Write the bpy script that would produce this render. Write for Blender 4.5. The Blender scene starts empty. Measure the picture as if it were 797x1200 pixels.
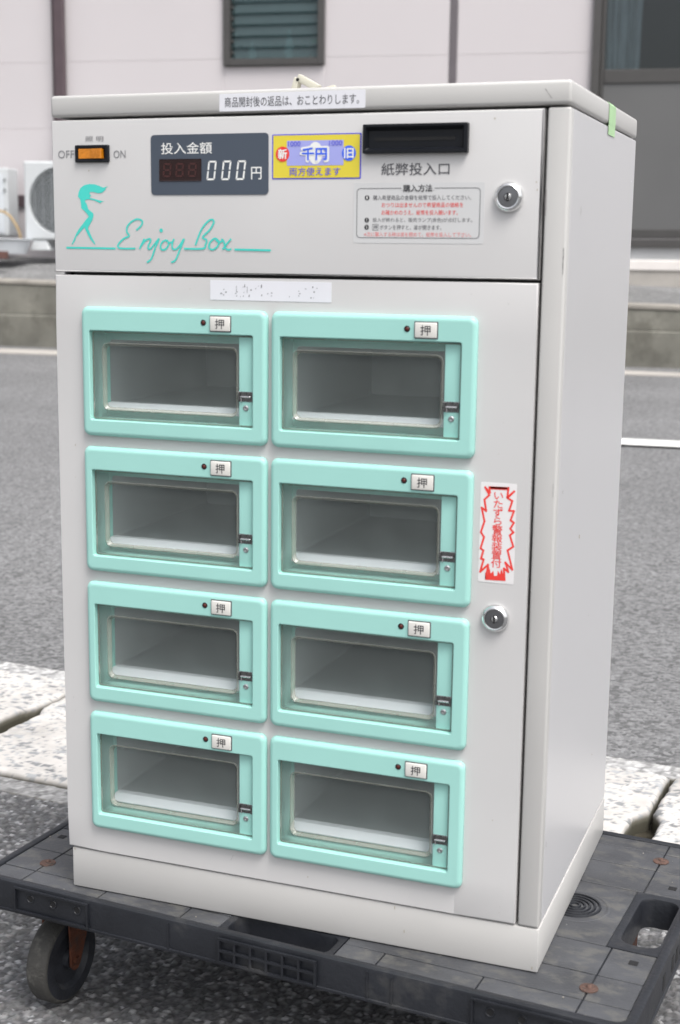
import bpy, bmesh, math, random
import numpy as np
from mathutils import Matrix, Vector
random.seed(7); rng = np.random.RandomState(7)
sc = bpy.context.scene
col = sc.collection
R_ = math.radians
GZ = 0.165            # height of the dolly deck above the ground

# ------------------------------------------------------------------ camera
cam = bpy.data.cameras.new('camera'); cam_o = bpy.data.objects.new('camera', cam); col.objects.link(cam_o)
RW = [[0.9365722458403845, 0.35026748237633903, 0.012046539388531476],
      [0.0738727187998552, -0.1636933500681487, -0.9837414846190965],
      [-0.3426007147374563, 0.9222348821928216, -0.1791858597327828]]
rot = Matrix([[RW[0][i], -RW[1][i], -RW[2][i]] for i in range(3)])
cam_o.matrix_world = Matrix.Translation((0.74442594, -1.19990647, 0.65755591 + GZ)) @ rot.to_4x4()
cam.sensor_fit = 'VERTICAL'; cam.sensor_height = 24.0; cam.sensor_width = 16.0
cam.lens = 1637.09 / 1200 * 24.0
cam.clip_start = 0.05; cam.clip_end = 500
cam.dof.use_dof = True; cam.dof.focus_distance = 1.66; cam.dof.aperture_fstop = 6.3; cam.dof.aperture_blades = 0
sc.camera = cam_o

# ------------------------------------------------------------------ world, sun, exposure
SUN_EL, SUN_AZ = R_(60), R_(-38)      # azimuth measured from +X towards +Y
w = bpy.data.worlds.new('World'); sc.world = w; w.use_nodes = True
wn = w.node_tree.nodes; wl = w.node_tree.links
sky = wn.new('ShaderNodeTexSky'); sky.sky_type = 'NISHITA'; sky.sun_disc = False
sky.sun_elevation = SUN_EL; sky.sun_rotation = R_(90) - SUN_AZ
sky.air_density = 1.0; sky.dust_density = 4.0; sky.ozone_density = 1.0
hsv = wn.new('ShaderNodeHueSaturation'); hsv.inputs['Saturation'].default_value = 0.22
wl.new(sky.outputs[0], hsv.inputs['Color']); 
# cloudy sky: brighter overhead than at the horizon
wtc = wn.new('ShaderNodeTexCoord'); wsp = wn.new('ShaderNodeSeparateXYZ'); wl.new(wtc.outputs['Generated'], wsp.inputs[0])
wmr = wn.new('ShaderNodeMapRange'); wmr.inputs[1].default_value = 0.0; wmr.inputs[2].default_value = 1.0; wmr.inputs[3].default_value = 0.85; wmr.inputs[4].default_value = 1.45
wl.new(wsp.outputs[2], wmr.inputs[0])
wsc = wn.new('ShaderNodeVectorMath'); wsc.operation = 'SCALE'; wl.new(hsv.outputs[0], wsc.inputs[0]); wl.new(wmr.outputs[0], wsc.inputs['Scale'])
wl.new(wsc.outputs[0], wn['Background'].inputs[0])
wn['Background'].inputs[1].default_value = 0.10
sun = bpy.data.lights.new('sun', 'SUN'); sun.energy = 1.0; sun.angle = R_(25); sun.color = (1, 0.97, 0.93)
sun_o = bpy.data.objects.new('sun', sun); col.objects.link(sun_o)
sd = Vector((math.cos(SUN_EL) * math.cos(SUN_AZ), math.cos(SUN_EL) * math.sin(SUN_AZ), math.sin(SUN_EL)))
sun_o.rotation_euler = sd.to_track_quat('Z', 'Y').to_euler(); sun_o.location = (3, -3, 6)
sc.view_settings.view_transform = 'Standard'; sc.view_settings.look = 'None'
sc.view_settings.gamma = 1; sc.view_settings.exposure = 1.05
sc.cycles.max_bounces = 12; sc.cycles.transparent_max_bounces = 16; sc.cycles.diffuse_bounces = 6

# ------------------------------------------------------------------ materials
def s2l(c):
    return tuple(((x / 255) / 12.92 if x / 255 <= 0.04045 else ((x / 255 + 0.055) / 1.055) ** 2.4) for x in c)

def mat(name, c, rough=0.5, metal=0.0, var=0.05, vscale=12.0, bump=0.0, bscale=200.0, c2=None, c2_amt=0.0, c2_scale=8.0,
        c2_thr=0.6, spec=0.5, coat=0.0, rvar=0.08, attr=None, stretch=None):
    m = bpy.data.materials.new(name); m.use_nodes = True
    N = m.node_tree.nodes; L = m.node_tree.links; b = N['Principled BSDF']
    b.inputs['Roughness'].default_value = rough; b.inputs['Metallic'].default_value = metal
    b.inputs['Specular IOR Level'].default_value = spec; b.inputs['Coat Weight'].default_value = coat
    tc = N.new('ShaderNodeTexCoord'); src = tc.outputs['Object']
    if stretch:
        mp = N.new('ShaderNodeMapping'); mp.inputs['Scale'].default_value = stretch
        L.new(src, mp.inputs[0]); src = mp.outputs[0]
    n1 = N.new('ShaderNodeTexNoise'); n1.inputs['Scale'].default_value = vscale; n1.inputs['Detail'].default_value = 6
    L.new(src, n1.inputs['Vector'])
    mr = N.new('ShaderNodeMapRange'); mr.inputs[1].default_value = 0.3; mr.inputs[2].default_value = 0.7
    mr.inputs[3].default_value = 1 - var; mr.inputs[4].default_value = 1 + var
    L.new(n1.outputs['Fac'], mr.inputs[0])
    mul = N.new('ShaderNodeVectorMath'); mul.operation = 'SCALE'
    if attr:
        at = N.new('ShaderNodeAttribute'); at.attribute_name = attr; L.new(at.outputs['Color'], mul.inputs[0])
    else:
        mul.inputs[0].default_value = c
    L.new(mr.outputs[0], mul.inputs['Scale'])
    out = mul.outputs[0]
    if c2 is not None:
        n2 = N.new('ShaderNodeTexNoise'); n2.inputs['Scale'].default_value = c2_scale; n2.inputs['Detail'].default_value = 8
        n2.inputs['Roughness'].default_value = 0.65
        L.new(src, n2.inputs['Vector'])
        m2 = N.new('ShaderNodeMapRange'); m2.inputs[1].default_value = c2_thr; m2.inputs[2].default_value = c2_thr + 0.12
        m2.inputs[3].default_value = 0; m2.inputs[4].default_value = c2_amt
        L.new(n2.outputs['Fac'], m2.inputs[0])
        mx = N.new('ShaderNodeMix'); mx.data_type = 'RGBA'
        L.new(m2.outputs[0], mx.inputs[0]); L.new(out, mx.inputs[6]); mx.inputs[7].default_value = (*c2, 1)
        out = mx.outputs[2]
    L.new(out, b.inputs['Base Color'])
    r2 = N.new('ShaderNodeMapRange'); r2.inputs[1].default_value = 0.3; r2.inputs[2].default_value = 0.7
    r2.inputs[3].default_value = max(0.02, rough - rvar); r2.inputs[4].default_value = min(1, rough + rvar)
    L.new(n1.outputs['Fac'], r2.inputs[0]); L.new(r2.outputs[0], b.inputs['Roughness'])
    if bump:
        n3 = N.new('ShaderNodeTexNoise'); n3.inputs['Scale'].default_value = bscale; n3.inputs['Detail'].default_value = 4
        L.new(src, n3.inputs['Vector'])
        bp = N.new('ShaderNodeBump'); bp.inputs['Strength'].default_value = bump; bp.inputs['Distance'].default_value = 0.002
        L.new(n3.outputs['Fac'], bp.inputs['Height']); L.new(bp.outputs[0], b.inputs['Normal'])
    return m

def clear_mat(name, tint, haze, haze_col, rough=0.06, gloss=1.0):
    """thin clear plastic / glass: straight see-through, a fresnel reflection and a slight milky scatter"""
    m = bpy.data.materials.new(name); m.use_nodes = True
    N = m.node_tree.nodes; L = m.node_tree.links; N.remove(N['Principled BSDF']); out = N['Material Output']
    tr = N.new('ShaderNodeBsdfTransparent'); tr.inputs[0].default_value = (*tint, 1)
    df = N.new('ShaderNodeBsdfDiffuse'); df.inputs[0].default_value = (*haze_col, 1)
    gl = N.new('ShaderNodeBsdfGlossy'); gl.inputs['Roughness'].default_value = rough
    n = N.new('ShaderNodeTexNoise'); n.inputs['Scale'].default_value = 30; n.inputs['Detail'].default_value = 6
    tc = N.new('ShaderNodeTexCoord'); L.new(tc.outputs['Object'], n.inputs['Vector'])
    mr = N.new('ShaderNodeMapRange'); mr.inputs[1].default_value = 0.3; mr.inputs[2].default_value = 0.75
    mr.inputs[3].default_value = haze * 0.85; mr.inputs[4].default_value = haze * 1.2
    L.new(n.outputs['Fac'], mr.inputs[0])
    m1 = N.new('ShaderNodeMixShader'); L.new(mr.outputs[0], m1.inputs[0]); L.new(tr.outputs[0], m1.inputs[1]); L.new(df.outputs[0], m1.inputs[2])
    fr = N.new('ShaderNodeFresnel'); fr.inputs[0].default_value = 1.49
    mm = N.new('ShaderNodeMath'); mm.operation = 'MULTIPLY'; mm.inputs[1].default_value = gloss; L.new(fr.outputs[0], mm.inputs[0])
    m2 = N.new('ShaderNodeMixShader'); L.new(mm.outputs[0], m2.inputs[0]); L.new(m1.outputs[0], m2.inputs[1]); L.new(gl.outputs[0], m2.inputs[2])
    L.new(m2.outputs[0], out.inputs[0])
    return m

PAINT = (0.585, 0.575, 0.57)
M = {}
M['paint'] = mat('cabinet_paint', PAINT, 0.36, var=0.035, vscale=5, bump=0.02, bscale=500, c2=(0.42, 0.39, 0.33), c2_amt=0.5, c2_scale=34, c2_thr=0.71)
M['paint_trim'] = mat('cabinet_trim_paint', (0.51, 0.50, 0.485), 0.42, var=0.03, vscale=6, bump=0.02, bscale=500, c2=(0.36, 0.30, 0.22), c2_amt=0.6, c2_scale=28, c2_thr=0.72)
M['side'] = mat('cabinet_side_paint', (0.525, 0.52, 0.53), 0.33, var=0.015, vscale=3, rvar=0.02, c2=(0.45, 0.44, 0.42), c2_amt=0.5, c2_scale=22, c2_thr=0.74)
M['teal'] = mat('mint_plastic', (0.345, 0.645, 0.585), 0.42, var=0.03, vscale=10, bump=0.02, bscale=900)
M['inner'] = mat('inner_grey_metal', (0.56, 0.58, 0.585), 0.40, var=0.02)
M['lip'] = mat('white_lip', (0.66, 0.67, 0.70), 0.4, var=0.02)
M['clear'] = clear_mat('clear_acrylic', (0.92, 0.95, 0.94), 0.08, (0.66, 0.74, 0.72), rough=0.12)
M['flange'] = clear_mat('frosted_acrylic', (0.92, 0.95, 0.94), 0.15, (0.62, 0.68, 0.65), rough=0.2)
M['edge'] = clear_mat('acrylic_edge', (0.72, 0.72, 0.66), 0.35, (0.50, 0.52, 0.46), rough=0.15)
M['button'] = mat('ivory_button', (0.72, 0.70, 0.66), 0.4, var=0.03)
M['black'] = mat('black_plastic', (0.006, 0.007, 0.010), 0.35, var=0.1, spec=0.3)
M['ink'] = mat('black_ink', (0.035, 0.035, 0.04), 0.6)
M['grey_ink'] = mat('grey_ink', (0.10, 0.10, 0.11), 0.6)
M['faint_ink'] = mat('faint_ink', (0.22, 0.22, 0.23), 0.6)
M['red_ink'] = mat('red_ink', (0.78, 0.045, 0.035), 0.6)
M['pale_red_ink'] = mat('pale_red_ink', (0.78, 0.22, 0.22), 0.6)
M['teal_ink'] = mat('turquoise_ink', (0.06, 0.60, 0.52), 0.5)
M['white_ink'] = mat('white_ink', (0.80, 0.80, 0.78), 0.6)
M['blue_ink'] = mat('blue_ink', (0.09, 0.09, 0.62), 0.5)
M['bright_blue_ink'] = mat('bright_blue_ink', (0.05, 0.14, 0.80), 0.5)
M['lilac_ink'] = mat('lilac_ink', (0.36, 0.38, 0.76), 0.5)
M['yellow'] = mat('yellow_sticker', (0.72, 0.60, 0.05), 0.45)
M['label'] = mat('white_label', (0.74, 0.74, 0.78), 0.5, var=0.02)
M['alarm'] = mat('alarm_sticker_white', (0.76, 0.74, 0.74), 0.4, var=0.02)
M['film'] = mat('instruction_film', (0.60, 0.60, 0.60), 0.45, var=0.01)
M['tape'] = mat('green_masking_tape', (0.40, 0.60, 0.34), 0.7, var=0.06, vscale=60)
M['display'] = mat('slate_display', (0.062, 0.078, 0.105), 0.42, var=0.03)
M['led'] = mat('dark_red_led_window', (0.022, 0.008, 0.008), 0.2, var=0.1)
M['led_seg'] = mat('unlit_red_segment', (0.055, 0.017, 0.016), 0.3)
M['amber'] = mat('amber_rocker', (0.60, 0.20, 0.008), 0.28, var=0.2, vscale=150, coat=0.5)
M['lamp'] = mat('dark_red_lamp', (0.10, 0.02, 0.015), 0.15)
M['chrome'] = mat('chrome', (0.80, 0.80, 0.80), 0.12, 1.0, var=0.02, rvar=0.04)
M['core'] = mat('lock_core_steel', (0.26, 0.26, 0.27), 0.3, 1.0)
M['steel'] = mat('brushed_steel', (0.42, 0.42, 0.43), 0.35, 1.0, var=0.1, vscale=120)
M['latch'] = mat('latch_metal', (0.22, 0.22, 0.22), 0.3, 1.0, var=0.2, vscale=400)
M['dark_metal'] = mat('dark_metal', (0.05, 0.05, 0.05), 0.25, 0.8)
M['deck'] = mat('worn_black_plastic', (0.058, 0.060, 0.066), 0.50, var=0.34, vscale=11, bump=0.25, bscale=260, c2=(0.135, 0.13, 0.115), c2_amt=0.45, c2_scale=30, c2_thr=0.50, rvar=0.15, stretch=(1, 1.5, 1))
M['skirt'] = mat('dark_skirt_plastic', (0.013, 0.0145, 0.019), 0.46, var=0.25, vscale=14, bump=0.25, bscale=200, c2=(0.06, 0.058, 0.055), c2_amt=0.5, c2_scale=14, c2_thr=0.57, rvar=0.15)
M['hole'] = mat('hole_black', (0.008, 0.008, 0.009), 0.8)
M['rust'] = mat('rusty_screw', (0.10, 0.055, 0.042), 0.75, 0.1, var=0.35, vscale=160, bump=0.5, bscale=500, c2=(0.05, 0.04, 0.035), c2_amt=0.9, c2_scale=200, c2_thr=0.50)
M['rust_fork'] = mat('rusty_fork', (0.11, 0.034, 0.016), 0.75, 0.1, var=0.45, vscale=60, bump=0.5, bscale=350, c2=(0.05, 0.035, 0.03), c2_amt=0.9, c2_scale=50, c2_thr=0.5)
M['tyre'] = mat('grey_rubber', (0.050, 0.048, 0.044), 0.75, var=0.25, vscale=40, bump=0.4, bscale=400, c2=(0.15, 0.145, 0.13), c2_amt=0.6, c2_scale=40, c2_thr=0.52)
M['wheel'] = mat('black_wheel', (0.022, 0.024, 0.030), 0.5, var=0.3, vscale=50, bump=0.3)
M['cream'] = mat('cream_plastic', (0.55, 0.53, 0.44), 0.5)
M['asphalt_fine'] = mat('asphalt_aggregate', (0.1, 0.1, 0.1), 0.85, var=0.10, vscale=6, attr='Col', bump=0.35, bscale=900, spec=0.3)
M['slab'] = mat('weathered_concrete', (0.6, 0.6, 0.6), 0.9, var=0.05, vscale=9, attr='Col', bump=0.5, bscale=700, spec=0.2)
M['bed'] = mat('dark_soil', (0.045, 0.040, 0.030), 0.95, var=0.5, vscale=40, bump=0.8, bscale=120, spec=0.1)
M['siding'] = mat('pinkish_siding', (0.575, 0.54, 0.55), 0.65, var=0.02, vscale=0.8, bump=0.05, bscale=60)
M['pipe'] = mat('brown_downpipe', (0.085, 0.060, 0.068), 0.5, var=0.08)
M['strip'] = mat('dark_joint_strip', (0.13, 0.115, 0.125), 0.6, var=0.05)
M['foundation'] = mat('render_foundation', (0.38, 0.39, 0.40), 0.85, var=0.06, vscale=5)
M['alu'] = mat('dark_bronze_aluminium', (0.075, 0.072, 0.070), 0.45, 0.2, var=0.04)
M['alu_panel'] = mat('grey_aluminium_panel', (0.125, 0.125, 0.125), 0.5, 0.1, var=0.05, vscale=1.5)
M['louvre'] = clear_mat('louvre_glass', (0.62, 0.74, 0.74), 0.16, (0.22, 0.34, 0.36), rough=0.15)
M['pane'] = clear_mat('door_glass', (0.70, 0.74, 0.76), 0.04, (0.3, 0.35, 0.36), rough=0.05)
M['room'] = mat('dark_room', (0.05, 0.052, 0.055), 0.9)
M['curtain'] = mat('pale_curtain', (0.78, 0.84, 0.84), 0.9, var=0.15, vscale=6, stretch=(6, 1, 0.6))
M['ac'] = mat('ac_casing', (0.58, 0.60, 0.61), 0.5, var=0.02)
M['ac_grille'] = mat('ac_grille', (0.34, 0.36, 0.37), 0.5)
M['ac_dark'] = mat('ac_fan_dark', (0.09, 0.10, 0.11), 0.6)
M['hose'] = mat('tan_hose', (0.42, 0.30, 0.16), 0.6)
M['tub'] = mat('white_tub', (0.62, 0.65, 0.68), 0.4)
M['brick_brown'] = mat('brown_lump', (0.12, 0.06, 0.05), 0.8)
M['green'] = mat('green_cloth', (0.03, 0.26, 0.09), 0.7)
M['orange'] = mat('orange_plastic', (0.45, 0.16, 0.04), 0.6)
M['kerb'] = mat('old_kerb_concrete', (0.20, 0.195, 0.17), 0.92, var=0.25, vscale=3.5, bump=0.7, bscale=60, c2=(0.11, 0.105, 0.09), c2_amt=0.6, c2_scale=4.5, c2_thr=0.5, spec=0.1)
M['kerb_edge'] = mat('worn_kerb_edge', (0.29, 0.27, 0.24), 0.9, var=0.2, vscale=8)
M['pale_conc'] = mat('pale_concrete', (0.40, 0.375, 0.345), 0.9, var=0.12, vscale=5, bump=0.3, bscale=80)
M['bright_conc'] = mat('bright_sill_concrete', (0.74, 0.70, 0.67), 0.85, var=0.08, vscale=4)
M['apron'] = mat('apron_asphalt', (0.19, 0.19, 0.19), 0.9, var=0.18, vscale=2.2, bump=0.4, bscale=120, c2=(0.28, 0.28, 0.27), c2_amt=0.5, c2_scale=3, c2_thr=0.55, spec=0.2)
M['road'] = mat('road_asphalt', (0.165, 0.165, 0.167), 0.88, var=0.14, vscale=1.2, spec=0.3)
M['lot'] = mat('lot_asphalt', (0.13, 0.13, 0.132), 0.9, var=0.2, vscale=90, bump=0.8, bscale=160, spec=0.3)
M['line'] = mat('white_road_paint', (0.72, 0.72, 0.70), 0.8, var=0.08, vscale=10, c2=(0.25, 0.25, 0.25), c2_amt=0.7, c2_scale=25, c2_thr=0.62)

# road: salt-and-pepper aggregate, finer than the lot's
def speckle(m, scale, lo, hi, bump):
    N = m.node_tree.nodes; L = m.node_tree.links; b = N['Principled BSDF']
    tc = N.new('ShaderNodeTexCoord'); v = N.new('ShaderNodeTexVoronoi'); v.inputs['Scale'].default_value = scale
    L.new(tc.outputs['Object'], v.inputs['Vector'])
    sp = N.new('ShaderNodeSeparateColor'); L.new(v.outputs['Color'], sp.inputs[0])
    mr = N.new('ShaderNodeMapRange'); mr.inputs[3].default_value = lo; mr.inputs[4].default_value = hi
    L.new(sp.outputs[0], mr.inputs[0])
    old = b.inputs['Base Color'].links[0].from_socket
    sc_ = N.new('ShaderNodeVectorMath'); sc_.operation = 'SCALE'; L.new(old, sc_.inputs[0]); L.new(mr.outputs[0], sc_.inputs['Scale'])
    L.new(sc_.outputs[0], b.inputs['Base Color'])
    bp = N.new('ShaderNodeBump'); bp.inputs['Strength'].default_value = bump; bp.inputs['Distance'].default_value = 0.004; bp.invert = True
    L.new(v.outputs['Distance'], bp.inputs['Height']); L.new(bp.outputs[0], b.inputs['Normal'])
speckle(M['road'], 130, 0.55, 1.45, 0.6)
speckle(M['apron'], 70, 0.6, 1.4, 0.5)

# ------------------------------------------------------------------ helpers
def link(name, me, parent=None, loc=(0, 0, 0), rz=0.0):
    o = bpy.data.objects.new(name, me); col.objects.link(o)
    o.location = loc; o.rotation_euler = (0, 0, rz)
    if parent is not None: o.parent = parent
    return o

def obj(name, bm, m, parent=None, loc=(0, 0, 0), rz=0.0, smooth=None):
    bmesh.ops.recalc_face_normals(bm, faces=bm.faces)
    me = bpy.data.meshes.new(name); bm.to_mesh(me); bm.free()
    ms = m if isinstance(m, (list, tuple)) else [m]
    for x in ms: me.materials.append(x)
    if smooth is not None:
        me.shade_smooth()
        me.set_sharp_from_angle(angle=R_(smooth))
    return link(name, me, parent, loc, rz)

def tag(o, label=None, cat=None, group=None, kind=None):
    if label: o['label'] = label
    if cat: o['category'] = cat
    if group: o['group'] = group
    if kind: o['kind'] = kind
    return o

def thing(name, label, cat, loc=(0, 0, 0), rz=0, group=None, parent=None):
    return tag(link(name, None, parent, loc, rz), label, cat, group)

def copy_tree(o, parent=None):
    c = o.copy(); col.objects.link(c)
    if parent is not None: c.parent = parent
    for ch in [x for x in bpy.data.objects if x.parent == o]:
        copy_tree(ch, c)
    return c

def box(bm, x0, x1, y0, y1, z0, z1, bev=0.0, seg=2):
    r = bmesh.ops.create_cube(bm, size=1)
    vs = r['verts']
    for v in vs:
        v.co = Vector((x0 + (v.co.x + .5) * (x1 - x0), y0 + (v.co.y + .5) * (y1 - y0), z0 + (v.co.z + .5) * (z1 - z0)))
    if bev:
        es = list({e for v in vs for e in v.link_edges})
        bmesh.ops.bevel(bm, geom=es, offset=bev, segments=seg, profile=0.5, affect='EDGES')
    return bm

def B(*a, **k):
    return box(bmesh.new(), *a, **k)

def loft(bm, loops, cap0=False, cap1=False):
    rows = [[bm.verts.new(p) for p in lp] for lp in loops]
    n = len(rows[0])
    for a, b in zip(rows, rows[1:]):
        for i in range(n):
            j = (i + 1) % n
            try: bm.faces.new((a[i], a[j], b[j], b[i]))
            except ValueError: pass
    if cap0: bm.faces.new(rows[0][::-1])
    if cap1: bm.faces.new(rows[-1])
    return rows

def rr(x0, x1, z0, z1, r, n=4):
    r = max(r, 1e-5); pts = []
    for cx, cz, a0 in ((x1 - r, z1 - r, 0), (x0 + r, z1 - r, 90), (x0 + r, z0 + r, 180), (x1 - r, z0 + r, 270)):
        for k in range(n + 1):
            a = R_(a0 + 90 * k / n); pts.append((cx + r * math.cos(a), cz + r * math.sin(a)))
    return pts
def xz(pts, y): return [(p[0], y, p[1]) for p in pts]
def xy(pts, z): return [(p[0], p[1], z) for p in pts]
def circ(cx, cz, r, n=20, ph=0): return [(cx + r * math.cos(2 * math.pi * k / n + ph), cz + r * math.sin(2 * math.pi * k / n + ph)) for k in range(n)]

def grid_plate(bm, xs, ys, holes, a0, a1, axis='z'):
    """plate of grid cells with some cells left open; xs, ys cell edges, a0..a1 thickness along axis"""
    def P(x, y, a): return (x, y, a) if axis == 'z' else (x, a, y)
    V = {}
    def v(i, j, a):
        k = (i, j, a)
        if k not in V: V[k] = bm.verts.new(P(xs[i], ys[j], a))
        return V[k]
    nx, ny = len(xs) - 1, len(ys) - 1
    solid = lambda i, j: 0 <= i < nx and 0 <= j < ny and (i, j) not in holes
    for i in range(nx):
        for j in range(ny):
            if not solid(i, j): continue
            for a in (a0, a1): bm.faces.new((v(i, j, a), v(i + 1, j, a), v(i + 1, j + 1, a), v(i, j + 1, a)))
            for (di, dj, p, q) in ((-1, 0, (i, j), (i, j + 1)), (1, 0, (i + 1, j), (i + 1, j + 1)), (0, -1, (i, j), (i + 1, j)), (0, 1, (i, j + 1), (i + 1, j + 1))):
                if not solid(i + di, j + dj):
                    bm.faces.new((v(*p, a0), v(*q, a0), v(*q, a1), v(*p, a1)))
    return bm

def poly_prism(bm, pts, y0, y1):
    """polygon in the XZ plane, thickness y0 (front) .. y1 (back)"""
    a = [bm.verts.new((p[0], y0, p[1])) for p in pts]; b = [bm.verts.new((p[0], y1, p[1])) for p in pts]
    f = bm.faces.new(a); bm.faces.new(b[::-1])
    for i in range(len(a)):
        j = (i + 1) % len(a); bm.faces.new((a[i], b[i], b[j], a[j]))
    return f

def ribbon(bm, pts, wdt, y0, y1, sharp=False):
    """a pen stroke lying in the XZ plane"""
    pts = [Vector((p[0], p[1])) for p in pts]
    if sharp:
        for k, (a, b) in enumerate(zip(pts, pts[1:])):
            d = (b - a).normalized(); n = Vector((-d.y, d.x)) * wdt / 2; e = d * wdt * 0.35
            bm.faces.new([bm.verts.new((q.x, y0 - 0.000004 * (k % 3), q.y)) for q in (a - e + n, b + e + n, b + e - n, a - e - n)])
        return
    L, Rr = [], []
    for i, p in enumerate(pts):
        d = (pts[min(i + 1, len(pts) - 1)] - pts[max(i - 1, 0)]).normalized() if len(pts) > 1 else Vector((1, 0))
        n = Vector((-d.y, d.x)) * wdt / 2
        L.append(p + n); Rr.append(p - n)
    for i in range(len(pts) - 1):
        q = [L[i], L[i + 1], Rr[i + 1], Rr[i]]
        vs = [bm.verts.new((a.x, y0 - 0.000003 * i, a.y)) for a in q]; bm.faces.new(vs)

def smooth_path(pts, sub=4):
    out = []
    P = [Vector(p) for p in pts]
    for i in range(len(P) - 1):
        p0, p1, p2, p3 = P[max(i - 1, 0)], P[i], P[i + 1], P[min(i + 2, len(P) - 1)]
        for k in range(sub):
            t = k / sub
            out.append(0.5 * ((2 * p1) + (-p0 + p2) * t + (2 * p0 - 5 * p1 + 4 * p2 - p3) * t * t + (-p0 + 3 * p1 - 3 * p2 + p3) * t ** 3))
    out.append(P[-1]); return out

def tube(bm, pts, r, n=8):
    pts = [Vector(p) for p in pts]; rows = []
    for i, p in enumerate(pts):
        d = (pts[min(i + 1, len(pts) - 1)] - pts[max(i - 1, 0)]).normalized()
        a = d.cross(Vector((0, 0, 1)));
        if a.length < 1e-3: a = d.cross(Vector((0, 1, 0)))
        a.normalize(); b = d.cross(a)
        rows.append([p + (a * math.cos(2 * math.pi * k / n) + b * math.sin(2 * math.pi * k / n)) * r for k in range(n)])
    loft(bm, rows, True, True)
    return bm

def lathe(bm, prof, axis='y', c=(0, 0, 0), n=24, cap0=False, cap1=False):
    """prof: (radius, position along axis)"""
    rows = []
    for r, a in prof:
        row = []
        for k in range(n):
            t = 2 * math.pi * k / n; u, v = r * math.cos(t), r * math.sin(t)
            row.append((c[0] + u, c[1] + a, c[2] + v) if axis == 'y' else ((c[0] + a, c[1] + u, c[2] + v) if axis == 'x' else (c[0] + u, c[1] + v, c[2] + a)))
        rows.append(row)
    loft(bm, rows, cap0, cap1)
    return bm

_dg = None
def text_bm(s, x0, x1, z0, z1, y, bold=0.0, shear=0.0, res=3, vertical=False):
    """lettering in the XZ plane, facing -Y, fitted into the box"""
    cu = bpy.data.curves.new('lettering', 'FONT'); cu.body = s; cu.resolution_u = res; cu.shear = shear
    if vertical: cu.body = '\n'.join(s); cu.space_line = 0.92; cu.align_x = 'CENTER'
    o = bpy.data.objects.new('lettering', cu); col.objects.link(o)
    dg = bpy.context.evaluated_depsgraph_get(); dg.update()
    me = bpy.data.meshes.new_from_object(o.evaluated_get(dg))
    bm = bmesh.new(); bm.from_mesh(me)
    bpy.data.objects.remove(o); bpy.data.curves.remove(cu); bpy.data.meshes.remove(me)
    xs = [v.co.x for v in bm.verts]; ys = [v.co.y for v in bm.verts]
    a, b, c, d = min(xs), max(xs), min(ys), max(ys)
    for v in bm.verts:
        v.co = Vector((x0 + (v.co.x - a) / (b - a) * (x1 - x0), y, z0 + (v.co.y - c) / (d - c) * (z1 - z0)))
    if bold:
        em = (z1 - z0) / (len(s) if vertical else 1); d_ = bold * em
        base = list(bm.verts) + list(bm.edges) + list(bm.faces)
        for k, (dx, dz) in enumerate(((1, 0), (-1, 0), (0, 1), (0, -1), (.7, .7), (-.7, -.7), (.7, -.7), (-.7, .7))):
            g_ = bmesh.ops.duplicate(bm, geom=base)['geom']
            for v in g_:
                if isinstance(v, bmesh.types.BMVert): v.co += Vector((dx * d_, -0.000004 * (k + 1), dz * d_))
    return bm

def text(name, s, x0, x1, z0, z1, y, m, parent, **k):
    bm = text_bm(s, x0, x1, z0, z1, y, **k)
    for f in bm.faces:
        if f.normal.y > 0: f.normal_flip()
    me = bpy.data.meshes.new(name); bm.to_mesh(me); bm.free(); me.materials.append(m)
    return link(name, me, parent)

def mm(pts): return [(p[0] / 1000, p[1] / 1000) for p in pts]

# ------------------------------------------------------------------ worley aggregate sheets (real relief)
def worley(s, v, cell, seed):
    ci, cj = np.floor(s / cell).astype(int), np.floor(v / cell).astype(int)
    r = np.random.RandomState(seed); T = r.rand(256, 256, 4)
    f1 = np.full(s.shape, 9.0); f2 = np.full(s.shape, 9.0); idv = np.zeros(s.shape); idh = np.zeros(s.shape)
    for di in (-1, 0, 1):
        for dj in (-1, 0, 1):
            t = T[(ci + di) % 256, (cj + dj) % 256]
            px = (ci + di + 0.1 + 0.8 * t[..., 0]) * cell; py = (cj + dj + 0.1 + 0.8 * t[..., 1]) * cell
            d = np.hypot(s - px, v - py) / cell
            near = d < f1
            f2 = np.where(near, f1, np.minimum(f2, d)); idv = np.where(near, t[..., 2], idv); idh = np.where(near, t[..., 3], idh)
            f1 = np.where(near, d, f1)
    return f1, f2, idv, idh

def vnoise(s, v, cell, seed):
    r = np.random.RandomState(seed); T = r.rand(256, 256)
    a, b = s / cell, v / cell; i, j = np.floor(a).astype(int), np.floor(b).astype(int)
    fa, fb = a - i, b - j; fa = fa * fa * (3 - 2 * fa); fb = fb * fb * (3 - 2 * fb)
    g = lambda p, q: T[p % 256, q % 256]
    return (g(i, j) * (1 - fa) + g(i + 1, j) * fa) * (1 - fb) + (g(i, j + 1) * (1 - fa) + g(i + 1, j + 1) * fa) * fb

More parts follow.
